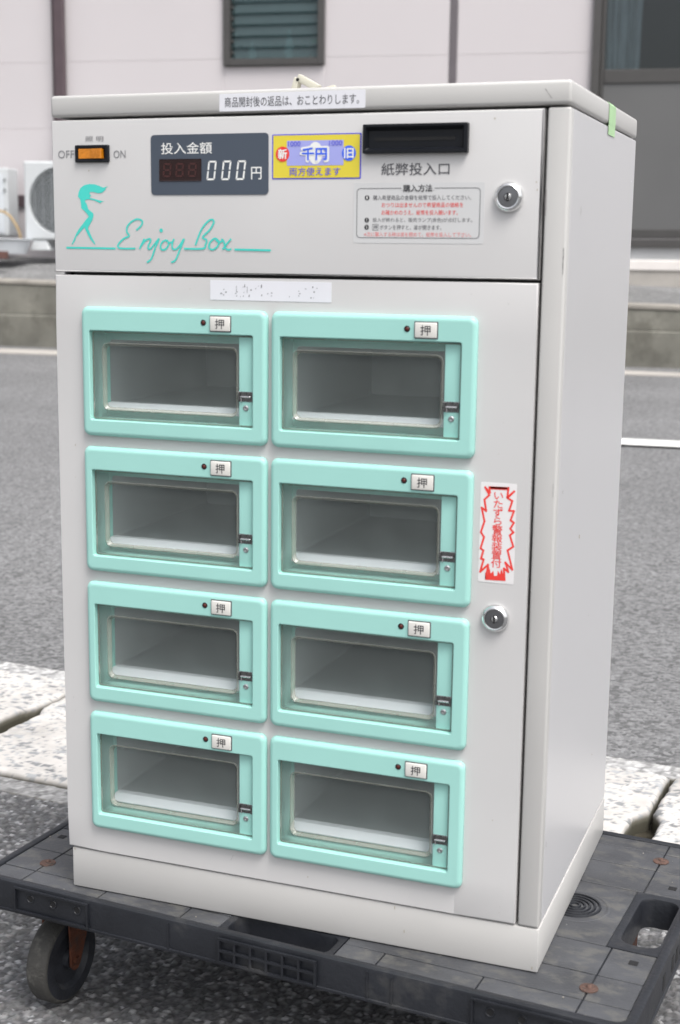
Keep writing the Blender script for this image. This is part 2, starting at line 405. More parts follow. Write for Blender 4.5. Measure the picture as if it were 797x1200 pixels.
def sheet(name, S, Vv, func, m, parent, thick=None, loc=(0, 0, 0), rz=0):
    """S, Vv: 2-D arrays of coordinates; func(S, V) -> height, colour"""
    Z, C = func(S, Vv)
    ni, nj = S.shape
    co = np.stack([S, Vv, Z], -1).reshape(-1, 3); cc = C.reshape(-1, 3)
    idx = np.arange(ni * nj).reshape(ni, nj)
    q = np.stack([idx[:-1, :-1], idx[1:, :-1], idx[1:, 1:], idx[:-1, 1:]], -1).reshape(-1, 4)
    if thick:
        ring = np.concatenate([idx[:, 0], idx[-1, 1:], idx[-2::-1, -1], idx[0, -2:0:-1]])
        n_r = len(ring); k = np.arange(n_r); k2 = (k + 1) % n_r; prev = ring
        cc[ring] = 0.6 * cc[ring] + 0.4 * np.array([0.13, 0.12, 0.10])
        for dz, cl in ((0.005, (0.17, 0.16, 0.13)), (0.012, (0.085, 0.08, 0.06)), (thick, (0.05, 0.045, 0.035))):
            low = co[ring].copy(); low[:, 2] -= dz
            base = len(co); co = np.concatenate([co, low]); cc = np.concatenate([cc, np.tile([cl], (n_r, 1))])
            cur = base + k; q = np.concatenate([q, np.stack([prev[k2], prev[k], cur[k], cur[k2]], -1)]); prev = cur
    me = bpy.data.meshes.new(name)
    me.vertices.add(len(co)); me.vertices.foreach_set('co', co.ravel().astype(np.float32))
    me.loops.add(q.size); me.loops.foreach_set('vertex_index', q.ravel().astype(np.int32))
    me.polygons.add(len(q)); me.polygons.foreach_set('loop_start', (np.arange(len(q)) * 4).astype(np.int32))
    me.update(calc_edges=True); me.validate()
    ca = me.color_attributes.new('Col', 'FLOAT_COLOR', 'POINT')
    ca.data.foreach_set('color', np.concatenate([cc, np.ones((len(cc), 1))], 1).ravel().astype(np.float32))
    me.materials.append(m)
    return link(name, me, parent, loc, rz)

# ================================================================== GROUND
BA = R_(-3.8)                                   # direction of the gutter line
def band(name_parent=None): pass
gr = B(-200, 200, -200, 200, -0.6, -0.10); tag(obj('ground', gr, M['lot']), kind='structure')
lot = tag(link('lot_asphalt', None, None, (0, 1.033, 0), BA), kind='structure')

def asphalt(S, V):
    f1, f2, idv, idh = worley(S + 20, V + 20, 0.0072, 3)
    g1, g2, jdv, jdh = worley(S + 20, V + 20, 0.0042, 5)
    edge = np.clip((f2 - f1) / 0.16, 0, 1)
    big = idh > 0.42
    h = np.where(big, edge * (0.0010 + 0.0022 * idh) + 0.10 * (np.sin(idv * 40) * (S * 1.0 % 0.0072 - 0.0036) + np.cos(idv * 40) * (V % 0.0072 - 0.0036)) * edge, np.clip((g2 - g1) / 0.4, 0, 1) * 0.0011)
    stone = np.where(idv < 0.55, 0.075 + 0.075 * idv / 0.55, np.where(idv < 0.93, 0.15 + 0.11 * (idv - 0.55) / 0.38, 0.34))
    fine = 0.07 + 0.11 * jdv + np.where(jdv > 0.96, 0.25, 0)
    a = np.where(big, stone, fine)
    k = np.where(big, 0.30 + 0.70 * edge, 0.6 + 0.4 * np.clip((g2 - g1) / 0.4, 0, 1))
    a = 0.045 + (a - 0.045) * k
    n = vnoise(S + 9, V + 9, 0.12, 11); a = a * (0.85 + 0.3 * n)
    tint = np.stack([a * (1 + 0.06 * (jdh - 0.4)), a, a * (1.02 + 0.05 * (0.5 - idh))], -1)
    return h - 0.002 + 0.004 * (vnoise(S + 5, V + 5, 0.35, 4) - 0.5), tint
st = 0.0022
s_ = np.arange(-1.05, 1.05, st); v_ = np.arange(-1.62, -0.512, st)
S, V = np.meshgrid(s_, v_, indexing='ij')
tag(sheet('asphalt_surface', S, V, asphalt, M['asphalt_fine'], lot), kind='stuff')
obj('outer_asphalt', grid_plate(bmesh.new(), [-60, -1.04, 1.04, 60], [-60, -1.6, -0.52], {(1, 1)}, -0.03, -0.003), M['lot'], lot)

gut = tag(link('drain_channel', None, None, (0, 1.033, 0), BA), kind='structure')
def conc(lo, hi, seed, cell=0.010):
    def f(S, V):
        f1, f2, idv, idh = worley(S + 20, V + 20, cell, seed)
        e = np.clip((f2 - f1) / 0.3, 0, 1)
        a = lo + (hi - lo) * idv
        a = a * (0.7 + 0.3 * e)
        return e * 0.0012 * idh - 0.001, np.stack([a * 1.01, a, a * 0.99], -1)
    return f
def slabf(seed, lx, v0, v1):
    def f(S, V):
        f1, f2, idv, idh = worley(S + 20, V * 1.6 + 20, 0.019, seed)
        g1, g2, jdv, jdh = worley(S + 20, V + 20, 0.0048, seed + 1)
        wob = vnoise(S + 3, V + 3, 0.006, seed + 7)
        e = np.clip((f2 - f1 - 0.10 + 0.3 * (wob - 0.5)) / 0.2, 0, 1)
        big = (idv < 0.17) & (e > 0.25)
        small = (jdv < 0.17) & ~big
        a = np.full(S.shape, 0.51) + 0.10 * (vnoise(S + 7, V + 7, 0.012, seed + 3) - 0.5) + 0.16 * (vnoise(S + 2, V + 2, 0.09, seed + 5) - 0.5)
        a = np.where(big, 0.20 + 0.20 * idh, a)
        a = np.where(small, 0.20 + 0.25 * jdh, a)
        h = np.where(big, -0.0006 * e, 0.0) + np.where(small, -0.0012, 0) + 0.0012 * vnoise(S + 7, V + 7, 0.007, seed + 4)
        col3 = np.stack([a * 1.03, a * 0.985, a * 0.935], -1)
        gb = (big | small)[..., None]
        col3 = np.where(gb, np.stack([a * 0.98, a, a * 1.02], -1), col3)
        # worn rounded arris
        dx = np.minimum(S - S.min(axis=0, keepdims=True), S.max(axis=0, keepdims=True) - S); dv = np.minimum(V - v0, v1 - V)
        d = np.minimum(dx, dv); h = h - 0.006 * np.clip(1 - d / 0.008, 0, 1) ** 2
        return h + 0.006, col3
    return f
for nm, a, b, lo, hi in (('far_edge_strip', 0.004, 0.060, 0.22, 0.62), ('near_edge_strip', -0.512, -0.462, 0.16, 0.40)):
    S, V = np.meshgrid(np.arange(-1.6, 1.6, 0.004), np.linspace(a, b, 16), indexing='ij')
    if nm[0] == 'f':
        S2, V2 = S, V
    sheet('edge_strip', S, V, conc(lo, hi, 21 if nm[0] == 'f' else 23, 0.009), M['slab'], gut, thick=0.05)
obj('channel_bed', B(-3, 3, -0.47, 0.02, -0.09, -0.026), M['bed'], gut)
def add_slab(c, half, seed):
    v0, v1 = -0.455, -0.004
    vv = np.linspace(v0, v1, 130); tt = np.linspace(-1, 1, 160)
    T, V = np.meshgrid(tt, vv, indexing='ij')
    def slot(v): # hand slot chipped into both ends
        x = np.clip((v + 0.35) / 0.02, 0, 1) * np.clip((-0.165 - v) / 0.03, 0, 1)
        return 0.016 * x
    jag = 0.004 * (vnoise(V * 1.0 + 4, V * 0 + seed, 0.02, seed) - 0.5)
    hl = half - slot(V) + jag
    S = c + T * hl
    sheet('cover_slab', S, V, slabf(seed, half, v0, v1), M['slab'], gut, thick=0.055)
for i, c in enumerate((-1.46, -0.892, -0.328, 0.228, 0.79, 1.354)):
    add_slab(c, 0.2785 - 0.004 * (i % 2), 31 + i * 9)

# road, tilted gently up to the far kerb
SA = R_(3.5); sdir = Vector((math.cos(SA), math.sin(SA), 0)); ndir = Vector((-math.sin(SA), math.cos(SA), 0))
road = tag(link('road', None, None, (0, 0, 0), SA), kind='structure')
G = 0.0219714
def rz_(n): return G * (n - 1.15)
bm = bmesh.new()
# near edge follows the gutter, far edge runs under the kerb
def bandpt(s, v):
    x = s * math.cos(BA) - v * math.sin(BA); y = 1.033 + s * math.sin(BA) + v * math.cos(BA)
    return (x * sdir.x + y * sdir.y, x * ndir.x + y * ndir.y)
L_, R2 = [], []
for s in np.linspace(-40, 40, 41):
    a, n0 = bandpt(s, 0.0605)
    L_.append(bm.verts.new((a, n0 if abs(s) < 3 else n0, -0.0015 if abs(s) < 45 else 0))); R2.append(bm.verts.new((a, 8.6, rz_(8.6))))
for i in range(40): bm.faces.new((L_[i], L_[i + 1], R2[i + 1], R2[i]))
obj('carriageway', bm, M['road'], road)
bm = bmesh.new()
for a, b in ((-1.3, 2.2), (-7.6, -5.0), (5.5, 9.0)):
    c = [(a, 4.53), (b, 4.53), (b, 4.70), (a, 4.70)]
    zz = lambda n: (-0.0015 + (rz_(8.6) + 0.0015) * (n - 1.09) / (8.6 - 1.09)) + 0.010
    vs = [bm.verts.new((x, n, zz(n))) for x, n in c]; bm.faces.new(vs)
obj('painted_line', bm, M['line'], road)
zk = rz_(7.97)
obj('gutter_strip', B(-20, 20, 7.42, 7.965, zk - 0.1, zk - 0.006), M['pale_conc'], road)

# raised kerb wall: two concrete courses, top slopes down to the right, and the apron behind it
def topz(s): return GZ + 0.472 - 0.0183 * (s + 4.77)
kb = thing('kerb_wall', 'long low weathered concrete retaining wall in two courses across the road', 'retaining wall', (0, 0, 0), SA)
def course(z0f, z1f, y0, edge):
    bm = bmesh.new()
    S_ = np.linspace(-20, 16, 19); prev = None
    for s in S_:
        row = [bm.verts.new((s, y0, z0f(s))), bm.verts.new((s, 8.25, z0f(s))), bm.verts.new((s, 8.25, z1f(s))), bm.verts.new((s, y0 + 0.01, z1f(s))), bm.verts.new((s, y0, z1f(s) - 0.01))]
        if prev:
            for i in range(5): bm.faces.new((prev[i], prev[(i + 1) % 5], row[(i + 1) % 5], row[i]))
        else: bm.faces.new(row)
        prev = row
    bm.faces.new(prev[::-1]); return bm
obj('concrete_course', course(lambda s: zk - 0.1, lambda s: zk + 0.235, 7.962, 0), M['kerb'], kb)
obj('concrete_course', course(lambda s: zk + 0.239, lambda s: topz(s) - 0.03, 7.975, 0), M['kerb'], kb)
obj('coping_edge', course(lambda s: topz(s) - 0.0295, topz, 7.968, 0), M['kerb_edge'], kb)

FA = R_(8); FP = (-3.270, 9.564)
def fac(s, n): return (FP[0] + s * math.cos(FA) - n * math.sin(FA), FP[1] + s * math.sin(FA) + n * math.cos(FA))
bm = bmesh.new(); prev = None
ap = tag(link('pavement', None), kind='structure')
for k in range(25):
    s = -12 + k * 1.0
    p0 = Vector(((s) * sdir.x + 8.2 * ndir.x, (s) * sdir.y + 8.2 * ndir.y, topz(s) - 0.004))
    fx = fac(s + 1.8, 0.2); zf = GZ + 0.665 - 0.033 * (s + 1.8 + 2.98)
    p1 = Vector((fx[0], fx[1], zf))
    row = [bm.verts.new(p0.lerp(p1, t)) for t in (0, .33, .66, 1)]
    if prev:
        for i in range(3): bm.faces.new((prev[i], row[i], row[i + 1], prev[i + 1]))
    prev = row
obj('apron', bm, M['apron'], ap)

# ================================================================== BUILDING across the road
fr = dict(loc=(FP[0], FP[1], GZ), rz=FA)
bd = thing('building', 'pale pink panelled building with dark framed openings across the road', 'building', **fr)
Z1, Z0 = 4.9, 1.142
# siding panels (columns between the vertical strips, courses 0.53 m high), leaving the window and door openings
colsx = [(-6.2, -4.33), (-4.325, -2.462), (-2.338, -0.986), (-0.142, 0.838), (0.904, 1.925), (4.2, 6.0)]
rows = [(1.142, 1.680), (1.682, 2.210), (2.212, 2.740), (2.742, 3.270), (3.272, 3.800), (3.802, 4.330), (4.332, 4.86)]
for a, b in colsx:
    for z0, z1 in rows:
        obj('siding_panel', B(a, b, -0.012, 0.02, z0, z1, 0.003, 1), M['siding'], bd)
for z0, z1 in rows:                       # column that holds the window
    if z1 < 2.17: obj('siding_panel', B(-0.98, -0.148, -0.012, 0.02, z0, z1, 0.003, 1), M['siding'], bd)
obj('siding_panel', B(-0.98, -0.148, -0.012, 0.02, 1.684, 2.158, 0.003, 1), M['siding'], bd) if False else None
obj('siding_panel', B(-0.98, -0.148, -0.012, 0.02, 1.684, 2.150, 0.003, 1), M['siding'], bd)
for z0, z1 in rows[4:]: obj('siding_panel', B(-0.98, -0.148, -0.012, 0.02, z0, z1, 0.003, 1), M['siding'], bd)
for z0, z1 in rows[4:]: obj('siding_panel', B(1.93, 4.195, -0.012, 0.02, z0, z1, 0.003, 1), M['siding'], bd)
obj('backing_wall', grid_plate(bmesh.new(), [-6.2, -0.98, -0.15, 1.935, 4.195, 6.0], [0.3, 0.83, 2.155, 3.27, 4.87], {(1, 2), (3, 1), (3, 2)}, -0.0085, 0.20, 'y'), M['siding'], bd)
obj('joint_strip', B(0.842, 0.900, -0.020, 0.02, 1.142, 4.86, 0.004, 1), M['strip'], bd)
obj('corner_strip', B(-2.458, -2.342, -0.018, 0.02, 1.142, 4.86, 0.004, 1), M['pipe'], bd)
obj('base_flashing', B(-6.2, 1.93, -0.03, 0.02, 1.045, 1.140, 0.003, 1), M['pipe'], bd)
obj('foundation', B(-6.2, 1.93, -0.005, 0.02, 0.3, 1.044), M['foundation'], bd)
obj('foundation', B(1.93, 6.0, -0.02, 0.02, 0.3, 0.762), M['foundation'], bd)
obj('sill_band', B(1.90, 6.0, -0.10, -0.021, 0.588, 0.668, 0.006, 1), M['bright_conc'], bd)
obj('footing_band', B(1.88, 6.0, -0.085, -0.021, 0.3, 0.587), M['pale_conc'], bd)
obj('roof', B(-6.4, 6.2, -0.25, 4.2, 4.875, 5.02), M['alu'], bd)
for a, b, c, d in ((-6.2, -6.1, 0.22, 4.0), (5.9, 6.0, 0.22, 4.0), (-6.2, 6.0, 4.0, 4.1)):
    obj('outer_wall', B(a, b, c, d, 0.3, 4.87), M['siding'], bd)
obj('inner_floor', B(-6.09, 5.89, 0.21, 3.9, 0.6, 0.76), M['room'], bd)
# louvre window
wi = link('window', None, bd)
def frame4(bm, x0, x1, z0, z1, w, y0, y1, bev=0.004):
    box(bm, x0, x0 + w, y0, y1, z0, z1, bev, 1); box(bm, x1 - w, x1, y0, y1, z0, z1, bev, 1)
    box(bm, x0 + w, x1 - w, y0, y1, z0, z0 + w, bev, 1); box(bm, x0 + w, x1 - w, y0, y1, z1 - w, z1, bev, 1)
    return bm
obj('window_frame', frame4(bmesh.new(), -0.979, -0.151, 2.157, 3.26, 0.052, -0.05, 0.12), M['alu'], wi)
n = 0
z = 2.225
while z < 3.2:
    bm = bmesh.new(); box(bm, -0.924, -0.206, -0.003, 0.003, -0.047, 0.047)
    bmesh.ops.rotate(bm, verts=bm.verts, cent=(0, 0, 0), matrix=Matrix.Rotation(R_(-14), 3, 'X'))
    bmesh.ops.translate(bm, verts=bm.verts, vec=(0, 0.03, z + 0.04)); obj('louvre', bm, M['louvre'], wi)
    for x in (-0.925, -0.218): obj('louvre_clip', B(x, x + 0.016, 0.0, 0.06, z + 0.028, z + 0.05), M['alu'], wi)
    z += 0.087
obj('inner_sill', B(-0.979, -0.151, 0.201, 0.55, 2.13, 2.16), M['foundation'], wi)
def bottle(x, y, z, h, r, m, label):
    t = obj('bottle', lathe(bmesh.new(), [(0.0005, 0), (r, 0.002), (r, h * .55), (r * .85, h * .66), (r * .32, h * .8), (r * .32, h), (0.0005, h)], 'z', (0, 0, 0), 16), m, None, (*fac(x, y), GZ + z), FA, smooth=40)
    return tag(t, label, 'bottle', 'containers on the inner window sill')
bottle(-0.80, 0.17, 2.161, 0.21, 0.032, M['ac'], 'slim pale bottle behind the lower left of the louvre window')
bottle(-0.49, 0.17, 2.161, 0.30, 0.036, M['tub'], 'tall white spray bottle behind the middle of the louvre window')
bottle(-0.31, 0.17, 2.161, 0.10, 0.030, M['orange'], 'short orange bottle behind the lower right of the louvre window')
tag(obj('cloth', B(-0.075, 0.075, -0.03, 0.03, 0, 0.045, 0.012, 2), M['green'], None, (*fac(-0.29, 0.4), GZ + 2.37), FA), 'green folded cloth behind the right side of the louvre window', 'cloth')
tag(obj('shelf', B(-0.4, 0.4, -0.1, 0.1, -0.012, 0.0), M['room'], None, (*fac(-0.56, 0.42), GZ + 2.369), FA), 'dark shelf behind the louvre window, holding the green cloth', 'shelf')
# aluminium sliding door
dr = link('door', None, bd)
obj('door_frame', frame4(bmesh.new(), 1.936, 4.19, 0.765, 3.26, 0.06, -0.06, 0.14), M['alu'], dr)
for x0 in (1.998, 3.10):
    bm = bmesh.new(); frame4(bm, x0, x0 + 1.03, 0.83, 3.19, 0.03 if x0 < 2 else 0.05, -0.01, 0.03); box(bm, x0 + 0.03, x0 + 1.0, -0.012, 0.03, 1.985, 2.085, 0.004, 1)
    obj('sash', bm, M['alu'], dr)
    obj('door_panel', B(x0 + 0.031, x0 + 0.999, 0.0, 0.02, 0.90, 1.984), M['alu_panel'], dr)
    obj('pane', B(x0 + 0.031, x0 + 0.999, 0.006, 0.012, 2.086, 3.159), M['pane'], dr)
    obj('bottom_rail', B(x0 + 0.031, x0 + 0.999, -0.014, 0.03, 0.831, 0.899, 0.003, 1), M['alu'], dr)
bm = bmesh.new(); pr = None
for k in range(41):
    x = 2.03 + k * 0.0062; y = 0.05 + 0.014 * math.sin(k * 1.05) + 0.008 * math.sin(k * 2.3)
    q = (bm.verts.new((x, y, 0.95)), bm.verts.new((x + 0.03 * math.sin(k), y, 3.2)))
    if pr: bm.faces.new((pr[0], q[0], q[1], pr[1]))
    pr = q
tag(obj('curtain', bm, M['curtain'], None, fr['loc'], FA, smooth=60), 'pale bluish curtain gathered behind the left of the door glass', 'curtain')

# drainpipe
dp = thing('drainpipe', 'dark brown drainpipe running up the pink wall above the cabinet\'s left edge', 'drainpipe', (*fac(-2.368, -0.07), GZ), FA)
obj('pipe', B(-0.044, 0.044, -0.025, 0.025, 1.05, 4.86, 0.012, 2), M['pipe'], dp)
for z in (1.62, 2.95, 4.2): obj('bracket', B(-0.05, 0.05, -0.031, 0.05, z, z + 0.03), M['alu'], dp)

# air conditioner outdoor units
def ac_unit(x, n, z, wdt, hgt, label):
    t = thing('air_conditioner', label, 'air conditioner', (*fac(x, n), GZ + z), FA, 'outdoor air conditioner units by the pink wall')
    cx, cz, r = 0.305, hgt * 0.48, 0.268
    bm = bmesh.new(); n_ = 40; sq = []
    for k in range(n_):
        a = 2 * math.pi * k / n_; c, s = math.cos(a), math.sin(a); q = max(abs(c), abs(s))
        sq.append((c / q, s / q))
    def rect(e, y):
        return [((-e + 0) if 0 else (cx + p[0] * (cx - e) if p[0] < 0 else cx + p[0] * (wdt - cx - e)), y, cz + p[1] * (cz - e)) for p in sq]
    loft(bm, [rect(0, 0.29), rect(0, 0.012), rect(0.012, 0.0), [(cx + r * math.cos(2 * math.pi * k / n_), 0.0, cz + r * math.sin(2 * math.pi * k / n_)) for k in range(n_)],
              [(cx + r * math.cos(2 * math.pi * k / n_) * .97, 0.035, cz + r * math.sin(2 * math.pi * k / n_) * .97) for k in range(n_)]], True, False)
    obj('casing', bm, M['ac'], t, smooth=30)
    obj('fan', lathe(bmesh.new(), [(0.001, 0.06), (r * .97, 0.06)], 'y', (cx, 0, cz), 32), M['ac_dark'], t)
    bm = bmesh.new()
    for k in range(1, 9):
        rr_ = r * k / 8.6; lathe(bm, [(rr_ - 0.003, 0.02), (rr_, 0.014), (rr_ + 0.003, 0.02)], 'y', (cx, 0, cz), 32)
    for k in range(-10, 11):
        h = k * r / 10.6; e = math.sqrt(max(r * r - h * h, 0)) * .98
        box(bm, cx - e, cx + e, 0.012, 0.018, cz + h - 0.0035, cz + h + 0.0035)
    for k in range(-3, 4):
        h = k * r / 3.6; e = math.sqrt(max(r * r - h * h, 0)) * .98
        box(bm, cx + h - 0.003, cx + h + 0.003, 0.019, 0.023, cz - e, cz + e)
    obj('fan_grille', bm, M['ac_grille'], t)
    for fx in (0.05, wdt - 0.16):
        bm = bmesh.new(); loft(bm, [xy(rr(fx - 0.01, fx + 0.16, 0.0, 0.28, .01), -0.080), xy(rr(fx + 0.01, fx + 0.13, 0.01, 0.27, .01), -0.003)], True, True); obj('foot', bm, M['ac'], t)
    return t
ac_unit(-2.517, -0.50, 0.769, 0.80, 0.645, 'white outdoor air conditioner unit with round fan grille left of the cabinet')
t = thing('meter_box', 'pale upright service box cut off by the left edge of the photo', 'service box', (*fac(-2.745, -0.32), GZ + 0.80), FA)
obj('casing', B(-0.32, 0.0, 0, 0.2, 0, 0.55, 0.01, 2), M['ac'], t); obj('cover_panel', B(-0.30, -0.035, -0.008, -0.001, 0.02, 0.50, 0.003, 1), M['tub'], t)
for z in (0.2, 0.36, 0.44): obj('latch', B(-0.028, -0.016, -0.012, 0.0, z, z + 0.02), M['ac_dark'], t)
bm = bmesh.new(); tube(bm, smooth_path([(-0.30, 0, 0.23), (-0.15, -0.02, 0.245), (-0.02, -0.03, 0.215), (0.06, -0.02, 0.11), (0.085, 0, 0.0)], 6), 0.011)
tag(obj('hose', bm, M['hose'], None, (*fac(-2.672, -0.42), GZ + 0.76), FA, smooth=60), 'tan hose arching down beside the outdoor air conditioner unit', 'hose')
bm = bmesh.new(); lathe(bm, [(0.001, 0.02), (0.20, 0.02), (0.25, 0.11), (0.262, 0.115), (0.25, 0.12), (0.21, 0.0), (0.001, 0.0)], 'z', (0, 0, 0), 32)
tag(obj('tub', bm, M['tub'], None, (*fac(-2.655, -0.68), GZ + 0.655), FA, smooth=50), 'white shallow plastic tub on the ledge at the far left', 'tub')
tag(obj('brick', B(-0.10, 0.10, -0.05, 0.05, 0, 0.06, 0.006, 1), M['brick_brown'], None, (*fac(-2.50, -1.10), GZ + 0.615), FA + 0.1), 'brown brick lying in front of the white tub', 'brick')

# ================================================================== VENDING MACHINE
vm = thing('vending_machine', 'light grey locker vending machine with eight mint green windowed compartments standing on the dolly', 'vending machine', (0, 0, GZ + 0.0006))
W, D, H = 0.5005, 0.35, 0.8055
# cap
bm = B(-0.0015, W + 0.0003, -0.0015, D + 0.001, 0.7855, H, 0.0032, 3)
obj('lid', bm, M['paint_trim'], vm, smooth=40)
# cabinet shell (sides, post, floor, back)
obj('side_panel', B(0.0, 0.003, 0.014, D, 0.0445, 0.7835, 0.001, 1), M['side'], vm)
sp_ = obj('side_panel', B(W - 0.004, W, 0.0135, D, 0.0445, 0.7835, 0.0015, 2), M['side'], vm)
obj('front_post', B(0.4808, W + 0.0003, 0.0, 0.0132, 0.0445, 0.7835, 0.0022, 3), M['paint_trim'], vm, smooth=40)
obj('back_panel', B(0.0035, W - 0.0045, D - 0.004, D - 0.001, 0.0445, 0.7835), M['side'], vm)
bm = bmesh.new()
box(bm, 0.0035, W - 0.0045, 0.022, D - 0.0045, 0.7795, 0.7845); box(bm, 0.0035, W - 0.0045, 0.022, D - 0.0045, 0.636, 0.640); box(bm, 0.0035, 0.4805, 0.0225, 0.0245, 0.62, 0.78)
box(bm, 0.476, 0.4805, 0.0225, 0.03, 0.046, 0.62)
obj('inner_frame', bm, M['dark_metal'], vm)
# plinth
obj('plinth', B(0.0026, W + 0.0006, 0.0004, D, 0.0, 0.0432, 0.0014, 2), M['paint_trim'], vm, smooth=40)

def door_mesh(x0, x1, z0, z1, xs=(), zs=(), holes=()):
    X = sorted({x0, x1, *xs}); Zs = sorted({z0, z1, *zs}); bm = bmesh.new()
    hs = set()
    for i in range(len(X) - 1):
        for j in range(len(Zs) - 1):
            cx, cz = (X[i] + X[i + 1]) / 2, (Zs[j] + Zs[j + 1]) / 2
            if any(a < cx < b and c < cz < d for a, b, c, d in holes): hs.add((i, j))
    grid_plate(bm, X, Zs, hs, 0.0, 0.019, 'y')
    eps = 1e-6
    es = [e for e in bm.edges if all(v.co.y < eps for v in e.verts) and
          (all(abs(v.co.x - x0) < eps for v in e.verts) or all(abs(v.co.x - x1) < eps for v in e.verts) or all(abs(v.co.z - z0) < eps for v in e.verts) or all(abs(v.co.z - z1) < eps for v in e.verts))]
    bmesh.ops.bevel(bm, geom=es, offset=0.0018, segments=3, profile=0.5, affect='EDGES')
    return bm
F = -0.001      # door face plane is y = -0.001
ud = obj('upper_door', door_mesh(-0.001, 0.4783, 0.6400, 0.7826), M['paint'], vm, (0, F, 0), smooth=40)
CX = (0.0287, 0.2297); CZ = [0.4815, 0.3448, 0.2080, 0.0712]
POS = [(x + 0.0032 * (0.744 - x - 0.098) / 1.2, z + 0.0035 * (0.657 - z - 0.063) / 1.2) for x in CX for z in CZ]
XC = [sum(p[0] for p in POS[i * 4:i * 4 + 4]) / 4 for i in (0, 1)]; ZR = [(POS[j][1] + POS[j + 4][1]) / 2 for j in range(4)]
holes = [(x + 0.008, x + 0.1885, z + 0.011, z + 0.108) for x in XC for z in ZR]
ld = obj('lower_door', door_mesh(-0.0008, 0.4783, 0.0452, 0.6372, [h[k] for h in holes for k in (0, 1)], [h[k] for h in holes for k in (2, 3)], holes), M['paint'], vm, (0, F, 0), smooth=40)

